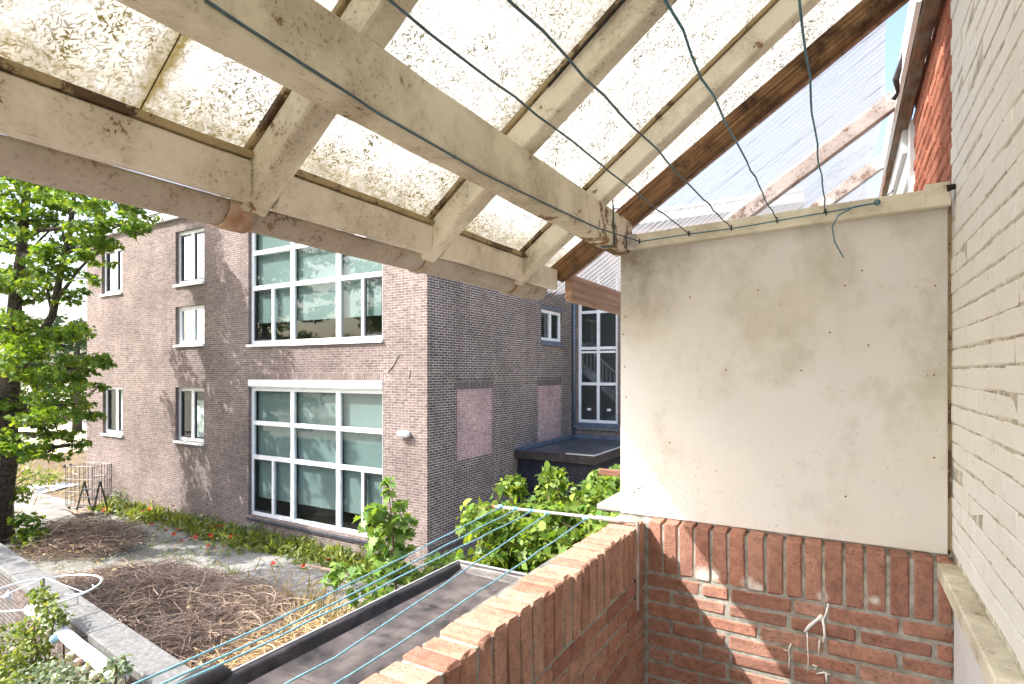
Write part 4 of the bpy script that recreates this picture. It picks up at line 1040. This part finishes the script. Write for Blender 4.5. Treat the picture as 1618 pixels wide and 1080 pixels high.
def limb(mb, a, b, r0, r1, sag=.1, n_=7, sides=7):
    a, b = Vector(a), Vector(b); L = (b-a).length; P = []
    off = Vector((rng.uniform(-1,1), rng.uniform(-1,1), rng.uniform(-.2,.8)))*L*sag
    for k_ in range(n_+1):
        t_ = k_/n_; q = a.lerp(b, t_)+off*math.sin(math.pi*t_)+mnoise.noise_vector(a.lerp(b, t_)*1.3)*L*.03; P.append(q)
    mb.tube(P, [r0+(r1-r0)*(k_/n_) for k_ in range(n_+1)], sides); return P
def tree(name, label, base, trunk_pts, trunk_r, clumps, leaf_n, leaf_s, mat, group=None):
    t = thing(name, label, 'tree', base, group); tr = MB()
    nodes = []
    P = [Vector(p) for p in trunk_pts]
    tr.tube(P, trunk_r, 12)
    for a, b, ra_ in zip(P[:-1], P[1:], trunk_r):
        for s_ in range(4): nodes.append((a.lerp(b, s_/4), ra_))
    tw = MB(); allp = []; alls = []
    for c, rad in sorted(clumps, key=lambda q: (Vector(q[0])-P[-1]).length):
        c = Vector(c)
        cand = [(n_, r_) for n_, r_ in nodes if n_.z < c.z+.2] or nodes
        n_, r_ = min(cand, key=lambda q: (q[0]-c).length*(1.0 if q[0].z < c.z else 1.4)+ (0 if q[1] > .02 else .6))
        r0 = min(r_*.62, .11); Q = limb(tr, n_, c, r0, max(.012, r0*.3), .08)
        for k_ in (3, 5, 7): nodes.append((Q[k_], r0*(1-.09*k_)))
        for _ in range(7):
            e_ = c+Vector((rng.gauss(0,1), rng.gauss(0,1), rng.gauss(.1,.7)))*rad*.6; limb(tw, Q[rng.randint(4, 7)], e_, max(.008, r0*.2), .004, .1, 4, 4)
        nl = int(leaf_n*rad**1.7)
        # a clump is a handful of flat sprays
        for _ in range(6):
            cc = c+Vector((rng.gauss(0,.5), rng.gauss(0,.5), rng.gauss(0,.45)))*rad
            allp.append(clump_pts(cc, rad*.62, nl//6, .42)); 
    pts = np.concatenate(allp); leaves('crown', pts, nrng.uniform(.65, 1.2, len(pts))*leaf_s, MAPLE, mat, t)
    tr.build('trunk', M['bark'], t, smooth=True); tw.build('twigs', M['bark'], t, kind='stuff')
    return t
# the big maple at the left
def U(u, v, F): return tuple(at(u, v, F))
tb = Vector((-20.5, 6.4, G))
CL = []
for u, v, r_ in ((15,300,.8),(60,300,.7),(110,296,.55),(40,345,.75),(88,350,.5),(5,385,.8),(62,398,.55),(150,322,.6),(188,318,.55),(212,342,.45),(130,352,.45),(172,352,.55),(205,368,.35),(228,368,.22),
                 (18,440,.6),(62,448,.45),(100,425,.4),(130,402,.35),(168,392,.35),(118,470,.32),(150,440,.2),(40,478,.3),
                 (18,520,.75),(62,535,.7),(100,545,.55),(35,585,.8),(85,590,.75),(128,585,.5),(152,588,.3),(15,640,.8),(66,640,.7),(112,640,.6),(146,655,.35),(158,612,.18),(45,690,.5),(100,690,.45),(128,700,.28),(72,712,.25),(10,705,.5),(15,770,.45),(78,716,.22)):
    F = 15.3+rng.uniform(-1.6, 1.4)
    CL.append((U(u+rng.uniform(-5,5), v+rng.uniform(-4,4), F), r_))
for u, v, F, r_ in ((-60,320,15.5,1.0),(-70,420,15,1.0),(-60,520,15.6,1.0),(-70,620,15.2,1.0),(-160,380,15.5,1.2),(-170,520,15.5,1.2),(-150,640,15,1.0),
                    (40,235,15.2,.8),(100,225,15.8,.7),(10,170,15.8,.8),(70,150,16.2,.7),(-50,200,16,1.0),(-40,100,16.2,.9),(30,80,16.4,.8),(100,120,16.4,.6),(-150,220,16,1.1),(150,250,15.8,.5),(20,20,16.4,.7),(80,40,16.4,.5)):
    CL.append((U(u, v, F), r_*(.72 if v < 260 and u > -60 else 1)))
tree('maple_tree', 'tall maple tree with dense green crown in front of the building at left', tb,
     [tb, tb+Vector((.05,.0,1.2)), U(6,735,15.8), U(10,650,15.8), U(20,560,15.8), U(24,470,15.9), U(34,400,15.9), U(42,300,16), U(40,180,16.1), U(40,60,16.2)],
     [.42,.35,.30,.26,.21,.15,.12,.10,.08,.05], CL+[], 850, .15, M['leaf_tree'])
# second stem of the same kind out to the right of the trunk is a limb of that tree: added as its own part
st = MB(); mt = bpy.data.objects['maple_tree']
limb(st, U(18,600,15.8), U(80,500,15.6), .14, .10, .02, 6, 9); limb(st, U(80,500,15.6), U(108,372,15.5), .10, .07, .02, 6, 8); limb(st, U(108,372,15.5), U(120,290,15.4), .08, .04, .05, 5, 7)
limb(st, U(86,480,15.6), U(180,380,15.3), .06, .02, .06, 6, 6); limb(st, U(104,400,15.5), U(212,345,15.1), .05, .015, .05, 6, 6); limb(st, U(82,498,15.6), U(76,420,15.7), .045, .02, .05, 5, 6); limb(st, U(106,395,15.5), U(98,352,15.6), .045, .02, .05, 5, 6)
limb(st, U(34,420,15.9), U(98,350,15.6), .05, .02, .05, 5, 6)
st.build('limb', M['bark'], mt, smooth=True)
# tree beyond the left edge of the photo: it shades the yard
tb2 = Vector((-17.6, .6, G))
CL2 = [((-17.0+rng.uniform(-1.6,1.3), rng.uniform(-.9,3.2), rng.uniform(.8, 4.6)), rng.uniform(.55, .9)) for _ in range(30)]
tree('maple_tree', 'maple tree standing beyond the left edge of the photo by the garden wall', tb2, [tb2, tb2+Vector((.1,.2,2.5)), tb2+Vector((.1,.6,5)), tb2+Vector((.2,.9,7.5))], [.22,.18,.13,.06], CL2, 240, .20, M['leaf_tree'])
# far dark trees behind the building's left corner
for k, (u, v, F, hh, lab) in enumerate(((122, 560, 46, 1.0, 'dark distant evergreen just left of the building corner'), (60, 600, 60, 1.2, 'dark far tree seen below the maple crown'), (-10, 610, 55, 1.3, 'dark far tree at the left edge behind the maple'))):
    b_ = at(u, 588, F); b_.z = G
    cl = [((b_.x+rng.gauss(0, 1.4), b_.y+rng.gauss(0, 1.4), G+rng.uniform(1.2, 8.5*hh)), rng.uniform(1.0, 1.6)) for _ in range(14)]
    tree('distant_tree', lab, b_, [b_, b_+Vector((0,0,3)), b_+Vector((.2,0,8*hh))], [.35,.25,.08], cl, 90, .42, M['leaf_far'], 'distant trees behind the yard')

# sapling in front of the facade
def sapling():
    b_ = at(640, 588, 8.0); b_.z = G
    t = thing('sapling', 'young maple sapling with pale green leaves in front of the building corner', 'sapling', b_)
    stm = MB(); top = at(613, 765, 8.0)
    P = [b_, b_.lerp(top, .3)+Vector((.05,0,0)), b_.lerp(top, .6), b_.lerp(top, .85)+Vector((.02,0,0)), top]; stm.tube(P, [.028,.022,.016,.010,.005], 6)
    pts = []; sz = []
    for u, v, r_, n_ in ((613,762,.11,16),(612,778,.08,8),(596,803,.13,22),(628,800,.10,14),(585,820,.13,22),(615,822,.18,34),(640,822,.15,26),(600,845,.18,34),(630,845,.18,34),(645,840,.11,16),(592,865,.14,22),(620,868,.17,32),(640,868,.10,14),(605,890,.15,24),(630,893,.14,20),(600,912,.14,18),(632,915,.14,18),(560,905,.16,20),(535,898,.14,18),(520,920,.14,18),(575,925,.18,22),(655,905,.14,18),(690,890,.14,18),(715,880,.10,14),(678,905,.14,14),(600,935,.2,26),(560,945,.18,20)):
        c = at(u, v, 8.0+rng.uniform(-.2, .2)); pts.append(clump_pts(c, r_, n_, .8))
        k_ = min(P, key=lambda q: (q-c).length); limb(stm, k_, c, .007, .003, .08, 4, 4)
    pts = np.concatenate(pts); stm.build('stem', M['twig'], t, smooth=True)
    leaves('foliage', pts, nrng.uniform(.09, .19, len(pts)), MAPLE, M['leaf_sap'], t)
sapling()
# climber mound behind the parapet
def climber():
    t = thing('climber', 'dense bright green climber mound beyond the parapet and washing line bar', 'shrub', (-3, 5, G)); pts = []; st_ = MB()
    for u, v, F, r_ in ((782,826,5.2,.18),(806,816,5.6,.22),(840,810,5.8,.28),(880,802,6,.3),(920,792,6.2,.32),(955,788,6.2,.35),(985,785,6.2,.35),(782,842,5,.24),(805,835,5.2,.32),(850,830,5.3,.35),(895,840,5.4,.35),(940,828,5.6,.35),(975,820,5.7,.35),
                        (778,880,4.8,.26),(800,880,4.8,.33),(845,870,4.9,.36),(890,860,5,.36),(935,845,5.1,.36),(970,830,5.2,.34),(775,915,4.7,.28),(810,920,4.7,.34),(860,910,4.8,.36),(910,890,4.8,.36),(880,790,6.4,.2),(1000,810,6,.4),(1040,790,6.2,.5),(850,960,4.9,.5),(930,930,4.9,.5)):
        c = at(u, v, F)
        for _ in range(5):
            rr = r_*rng.uniform(.25, .62); o_ = Vector((rng.gauss(0,.55), rng.gauss(0,.55), rng.gauss(0,.5)))*r_
            pts.append(clump_pts(c+o_, rr, int(rng.uniform(700, 1900)*rr**1.4), rng.uniform(.45, .9)))
        if rng.random() < .7:
            sh = c+Vector((rng.gauss(0,.5)*r_, rng.gauss(0,.4)*r_, r_*.5)); e_ = sh+Vector((rng.gauss(0,.12), rng.gauss(0,.12), rng.uniform(.06,.16)))
            limb(st_, sh, e_, .005, .002, .08, 4, 4); pts.append(np.array([tuple(sh.lerp(e_, k_/7)+Vector((rng.gauss(0,.025), rng.gauss(0,.025), 0))) for k_ in range(8)]))
    for u, v0, v1 in ((785,800,768),(827,800,755),(865,790,752),(882,785,758),(905,775,760),(940,765,745),(930,770,752)):
        a = at(u, v0, 5.8); b_ = at(u+rng.uniform(-6,6), v1, 5.8); limb(st_, a, b_, .006, .003, .06, 5, 4); pts.append(np.array([tuple(a.lerp(b_, k_/9)+Vector((rng.uniform(-.04,.04), rng.uniform(-.04,.04), 0))) for k_ in range(10)]))
    pts = np.concatenate(pts); nrng.shuffle(pts); h_ = len(pts)//2
    leaves('foliage', pts[:h_], .028+.085*nrng.random(h_)**1.8, OVAL*np.array((1.3, 1)), M['leaf_vine'], t, up=.35)
    leaves('foliage', pts[h_:], .04+.10*nrng.random(len(pts)-h_)**1.6, MAPLE*np.array((1.0, .9)), M['leaf_vine2'], t, up=.3)
    for k_ in range(30): limb(st_, (-3+rng.uniform(-1,1), 4.8+rng.uniform(-.5,.7), G), tuple(pts[rng.randrange(len(pts))]), .018, .006, .08, 5, 5)
    st_.build('stems', M['twig'], t)
climber()
# shrub at the maple's foot
def shrub(name, label, spots, n_, size, mat, shape=OVAL, up=.5, base=None):
    b_ = Vector(base) if base else Vector(spots[0][0]); b_.z = G; t = thing(name, label, 'shrub', b_); s_ = MB(); pts = []
    for c, r_ in spots:
        pts.append(clump_pts(c, r_, int(n_*r_**1.6), .85)); limb(s_, b_+Vector((rng.uniform(-.1,.1), rng.uniform(-.1,.1), 0)), c, .02, .008, .06, 5, 5)
    pts = np.concatenate(pts); leaves('foliage', pts, nrng.uniform(.6, 1.2, len(pts))*size, shape, mat, t, up=up); s_.build('stems', M['twig'], t); return t
shrub('leafy_shrub', 'leafy green shoots at the foot of the maple trunk', [(U(45,825,15.3),.3),(U(60,845,15.2),.28),(U(35,850,15.2),.3),(U(30,820,15.3),.25),(U(55,862,15.0),.25)], 420, .17, M['leaf_tree'], MAPLE)
shrub('leafy_shrub', 'yellowish climber hanging over the garden wall beneath the drying hoop', [(U(62,935,6.3),.10),(U(70,950,6.2),.13),(U(84,968,6.1),.13),(U(95,978,6.1),.10),(U(50,990,6.1),.16),(U(58,1015,6.0),.18),(U(50,1040,6.0),.2)], 3200, .055, M['leaf_gard'])
shrub('leafy_shrub', 'grey-green shrub filling the lower left garden below the white rail', [(U(85,1062,5.6),.2),(U(112,1075,5.4),.2),(U(60,1080,5.6),.25),(U(130,1100,5.2),.25),(U(95,1100,5.3),.3)], 2400, .055, M['leaf_grey'])
shrub('leafy_shrub', 'bright green shrub in the bottom left corner of the photo', [(U(0,1000,6.2),.14),(U(8,1030,6.1),.18),(U(15,1060,5.9),.22),(U(0,1080,5.8),.28),(U(40,1090,5.6),.25)], 2200, .055, M['leaf_gard'])
shrub('leafy_shrub', 'small silvery plant on the near end of the garden rail', [(U(182,1045,5.15),.09),(U(192,1058,5.1),.1),(U(175,1060,5.15),.09)], 2200, .06, M['leaf_grey'])
shrub('leafy_shrub', 'narrow upright weed against the facade behind the poppies', [(U(190,790,18.9),.28),(U(194,805,18.9),.3),(U(200,815,18.7),.3),(U(188,778,18.9),.2)], 500, .11, M['leaf_grey'])
for u, v, F, lab in ((45,748,23,'weedy yellow-green bush beside the pale tarp'), (75,752,24,'low green bush behind the pale tarp')):
    shrub('field_bush', lab, [(U(u+dx, v+dy, F), .45) for dx, dy in ((-8,0),(6,-3),(0,8),(12,6))], 160, .16, M['grass'], OVAL)
# poppies and weeds along the facade
def strip_pts(n_, x0, x1, dens):
    P = []
    while len(P) < n_:
        x = rng.uniform(x0, x1); wdt = .5+.75*max(0, mnoise.noise(Vector((x*.6, 1, 0)))+.35)
        if mnoise.noise(Vector((x*.9, 7, 0)))+.75 < rng.random()*dens: continue
        P.append((x, YF-.05-abs(rng.gauss(0, .45))*wdt, G+.03))
    return P
P = strip_pts(2600, -22.0, -8.6, 1.0)
leaves('weed_strip', np.array([(x, y, G+.03+rng.uniform(0, .25)) for x, y, z in P]), nrng.uniform(.10, .28, len(P)), OVAL*np.array((.6, 1)), M['grass'], droop=-1.2, up=.1, kind='stuff')['label'] = 'strip of weeds along the foot of the facade'
P = strip_pts(1800, -22.0, -8.6, 1.0)
leaves('weed_blades', np.array(P), nrng.uniform(.25, .62, len(P)), BLADE*np.array((.55, 1)), M['grass'], droop=-2.6, up=-.4, kind='stuff')['label'] = 'tall grass blades along the foot of the facade'
for nm, mt_, cnt, s0, s1 in (('broad_weeds', 'leaf_gard', 1300, .05, .14), ('grey_weeds', 'leaf_grey', 900, .05, .12)):
    P = []
    for _ in range(cnt//16):
        x, y, z = strip_pts(1, -22.0, -8.6, 1.0)[0]; hh = rng.uniform(.12, .55)
        P += [(x+rng.gauss(0,.10), y+rng.gauss(0,.10), G+.05+hh*rng.random()) for _ in range(16)]
    leaves(nm, np.array(P), nrng.uniform(s0, s1, len(P)), OVAL, M[mt_], droop=.2, up=.4, kind='stuff')['label'] = 'leafy weeds along the foot of the facade'
pm = MB()
for k_ in range(5):
    a_ = 6.283*k_/5; c = Vector((math.cos(a_), math.sin(a_), .25)); s_ = Vector((-math.sin(a_), math.cos(a_), 0))
    pm.quad((0,0,0), tuple(c*.05-s_*.04), tuple(c*.095+Vector((0,0,.02))), tuple(c*.05+s_*.04))
pm.cur = 1; pm.tube([(0,0,.0),(0,0,.02)], [.018,.014], 6); pm.cur = 2; pm.tube([(0,0,0),(.02,.01,-.25),(0,0,-.55)], .004, 4)
pop = pm.mesh('poppy', [M['poppy'], M['poppy_heart'], M['leaf_gard']])
for u, v in ((166,803),(170,806),(163,806),(226,808),(237,804),(212,813),(224,820),(240,828),(273,799),(262,838),(283,836),(275,844),(301,848),(310,849),(312,846),(286,855),(332,846),(345,832),(350,831),(344,842),(339,866),(353,864),(365,848),(330,862),(520,885),(568,908),(432,890),(480,893),(335,832)):
    F = (YF-rng.uniform(.25, 1.1))                           # stand a little in front of the facade
    p_ = along(u, v, Y=F)
    if p_.z < G+.1: p_ = p_*((G+.12)/p_.z)
    o = put('poppy', pop, None, p_, (rng.uniform(-.9,-.2), rng.uniform(-.4,.4), rng.uniform(0, 6)), (.8,)*3)
    tag(o, 'red poppy flower among the weeds at the foot of the facade', 'flower', 'red poppies along the facade')
# dark weeds / ground cover patches on the yard, straw on the field
def patch(name, label, c, rx, ry, n_, size, mat, shape=BLADE, droop=-2.0):
    P = np.array([(c[0]+rng.gauss(0, rx), c[1]+rng.gauss(0, ry), G+.045) for _ in range(n_)])
    o = leaves(name, P, nrng.uniform(.5, 1.2, n_)*size, shape, mat, droop=droop, up=-.2, kind='stuff'); o['label'] = label; return o
for k, (u, v, F, rx, ry, n_, s_, mt_) in enumerate(((280,870,14.3,1.2,.4,300,.16,'grass'), (230,845,16.2,1.3,.4,300,.16,'grass'), (140,890,14.2,1.4,.4,260,.14,'grass'), (365,905,13.3,.12,.12,70,.2,'leaf_gard'), (470,960,11.4,1.2,.5,420,.35,'straw'), (440,1010,10.3,1.0,.5,420,.35,'straw'), (520,975,10.5,.8,.5,320,.35,'straw'), (330,950,12,1.6,.5,200,.25,'grass'))):
    c = at(u, v, F); patch('weed_patch', 'patch of low weeds and dry grass on the yard', c, rx, ry, n_, s_, M[mt_])
P = np.array([(rng.uniform(-48, -25), rng.uniform(4, 34), G) for _ in range(2600)])
leaves('field_grass', P, nrng.uniform(.15, .5, len(P)), BLADE*np.array((1.3, 1)), M['straw'], droop=-1.6, up=-.2, kind='stuff')['label'] = 'dry grass tufts on the sandy field'

# ------------------------------------------------------------------ brush piles
def brush(name, label, c, rx, ry, h, n_, mat, L=(.5, 1.3), rad=.007, ang=None):
    m = MB()
    for _ in range(n_):
        r_ = math.sqrt(rng.random()); a_ = rng.uniform(0, 6.283); x = c[0]+rx*r_*math.cos(a_); y = c[1]+ry*r_*math.sin(a_)
        lump = .55+.6*mnoise.noise(Vector((x*.9, y*.9, 5)))+.25
        top = h*max(.12, (1-r_**2))*max(.25, lump); z = G+.05+top*rng.random()**.45
        th = rng.uniform(0, 6.283) if ang is None else rng.gauss(ang, .7); l = rng.uniform(*L); el = rng.gauss(0, .22)
        d = Vector((math.cos(th), math.sin(th), el)); s_ = Vector((-math.sin(th), math.cos(th), 0)); bow = rng.gauss(0, .12)*l; up_ = rng.uniform(-.10, .16)*l
        P_ = []
        for k_ in range(5):
            t_ = k_/4-.5; q = Vector((x, y, z))+d*l*t_+s_*bow*(1-4*t_*t_)+Vector((0,0,up_*(1-4*t_*t_))); q.z = max(q.z, G+.05); P_.append(q)
        rr = rad*(rng.uniform(.5, 1.5) if rng.random() > .05 else rng.uniform(2, 3.4)); m.tube(P_, [rr, rr*.9, rr*.8, rr*.65, rr*.4], 3, cap=False)
    o = m.build(name, mat, None); tag(o, label, 'brush pile'); o.location = (0, 0, 0); return o
def litter(c, rx, ry, n_):
    P = np.array([(c[0]+rng.gauss(0, rx*.55), c[1]+rng.gauss(0, ry*.55), G+.06+rng.uniform(0, .35)) for _ in range(n_)])
    leaves('leaf_litter', P, nrng.uniform(.05, .12, n_), OVAL, M['straw'], kind='stuff')['label'] = 'dry leaves caught in the brush heap'
litter((-11.6, 6.2), 3.9, 1.75, 500); litter((-18.3, 7.5), 1.9, 1.25, 250)
brush('brush_pile', 'small heap of reddish dead branches behind the garden wall beside the maple', (-18.3, 7.5), 1.9, 1.25, .75, 1700, M['brush'], rad=.0055)
brush('brush_pile', 'large sprawling heap of dead brown branches in the middle of the yard', (-11.6, 6.2), 3.7, 1.65, .7, 4200, M['brush'], rad=.0052)
brush('brush_pile', 'dry golden stalks at the right end of the heap near the black roof', (-7.6, 6.0), 1.6, 1.4, .6, 1100, M['brush2'], L=(.4, 1.0), rad=.006)
mb = MB(); limb(mb, U(235,955,12.2), U(345,990,10.4), .02, .035, .03, 8, 6); limb(mb, U(345,990,10.4), U(445,1018,9.6), .035, .045, .02, 8, 6); limb(mb, U(300,974,11.2), U(260,960,11.8), .015, .006, .05, 5, 5)
tag(mb.build('fallen_branch', M['steel'], None, smooth=True), 'long pale bare branch lying across the large brush heap', 'branch')
m = MB(); a, b = at(490, 898, 12.9), at(560, 912, 12.5); m.bar(a+Vector((0,0,.06)), b+Vector((0,0,.06)), .09, .03)
tag(m.build('loose_plank', M['plywood'], None), 'narrow loose plank lying among the weeds before the facade', 'plank')

# ------------------------------------------------------------------ roll cage, stepladder, dolly, tarp
def cage():
    b_ = at(118, 588, 19.6); b_.z = G+.05
    t = thing('roll_cage', 'grey wire roll cage trolley beside the left corner of the building', 'trolley', b_)
    X = Vector((.93, .37, 0)).normalized(); Yv = Vector((-.37, .93, 0)).normalized(); W, D, H = 1.05, .75, 1.5; o = b_-X*.35
    def P(a, d, z): return o+X*a+Yv*d+Vector((0,0,z))
    for d, nm in ((0, 'front_mesh'), (D, 'back_mesh')):
        m = MB()
        for a in np.linspace(0, W, 9 if d else 7): m.tube([P(a,d,.12), P(a,d,H)], .012 if a in (0, W) else .008, 5)
        for z in (.12, .62, 1.05, H): m.tube([P(0,d,z), P(W,d,z)], .012, 5)
        m.build(nm, M['grey_steel'], t)
    for a, nm in ((0, 'side_mesh'), (W, 'side_mesh')):
        m = MB()
        for d in np.linspace(.06, D-.06, 7 if a else 5): m.tube([P(a,d,.12), P(a,d,H-.02)], .008, 5)
        for z in (.14, .4, .64, .9, 1.1, H-.03): m.tube([P(a,0,z), P(a,D,z)], .009, 5)
        m.build(nm, M['grey_steel'], t)
    m = MB(); m.hexa([P(0,0,.10),P(W,0,.10),P(W,D,.10),P(0,D,.10),P(0,0,.14),P(W,0,.14),P(W,D,.14),P(0,D,.14)]); m.build('base_plate', M['plywood'], t)
    wh = MB().tube([(0,-.025,0),(0,.025,0)], .06, 10).mesh('wheel', M['dark_steel'])
    for a in (.06, W-.06):
        for d in (.06, D-.06): put('wheel', wh, t, P(a, d, .06))
    for d in (.08, .3):
        put('top_wheel', wh, t, P(-.14, d, H-.03)); MB().bar(P(-.14, d, H-.03), P(.02, d, H-.03), .03, .03).build('wheel_arm', M['dark_steel'], t)
cage()
def ladder():
    b_ = at(146, 588, 19.0); b_.z = G+.05
    t = thing('stepladder', 'dark folding stepladder standing in front of the roll cage', 'ladder', b_)
    X = Vector((.863, .505, 0)); Yv = Vector((-.505, .863, 0)); H = 1.1
    for s_ in (-.26, .26):
        for sp in (-.30, .30):
            MB().bar(b_+X*s_*1.1+X*sp*.7+Yv*sp*.3, b_+X*s_+Vector((0,0,H-.02*(sp > 0))), .045, .028, tuple(Yv)).build('leg', M['dark_steel'], t)
    for z in (.3, .58, .85):
        k_ = 1-z/H; c = b_+X*(-.30*.7*k_)+Yv*(-.30*.3*k_)+Vector((0,0,z)); MB().bar(c-X*.26, c+X*.26, .10, .03).build('step', M['grey_steel'], t)
ladder()
def dolly():
    c = at(128, 809, 18.9); c.z = G+.05
    t = thing('furniture_dolly', 'flat wooden dolly on small wheels lying before the stepladder', 'dolly', c)
    X = Vector((.98, -.2, 0)); Yv = Vector((.2, .98, 0))
    for k_ in range(3):
        q = c+Yv*(k_-1)*.17+Vector((0,0,.13)); MB().bar(q-X*.42, q+X*.42, .15, .035).build('plank', M['plywood'], t)
    wh = MB().tube([(0,-.02,0),(0,.02,0)], .05, 9).mesh('wheel', M['dark_steel'])
    for sx in (-.36, .36):
        for sy in (-.16, .16): put('wheel', wh, t, c+X*sx+Yv*sy+Vector((0,0,.055)))
dolly()
m = MB(); c = at(66, 771, 23.4); c.z = G+.02; nx, ny = 18, 12
for j in range(ny+1):
    for i_ in range(nx+1):
        x = (i_/nx-.5)*2.0; y = (j/ny-.5)*1.8; q = c+Vector((.9,.42,0)).normalized()*x+Vector((-.42,.9,0)).normalized()*y
        m.v.append((q.x+.05*mnoise.noise(q), q.y, G+.03+.22*abs(mnoise.noise(Vector((x*1.6, y*1.6, 4))))*(1-abs(x)*.8 if abs(x) < 1 else .2)))
for j in range(ny):
    for i_ in range(nx): a = j*(nx+1)+i_; m.f.append((a, a+1, a+nx+2, a+nx+1)); m.mi.append(0)
tag(m.build('tarp', M['tarp'], None, smooth=True), 'crumpled pale tarp lying on the ground beyond the maple trunk', 'tarp')
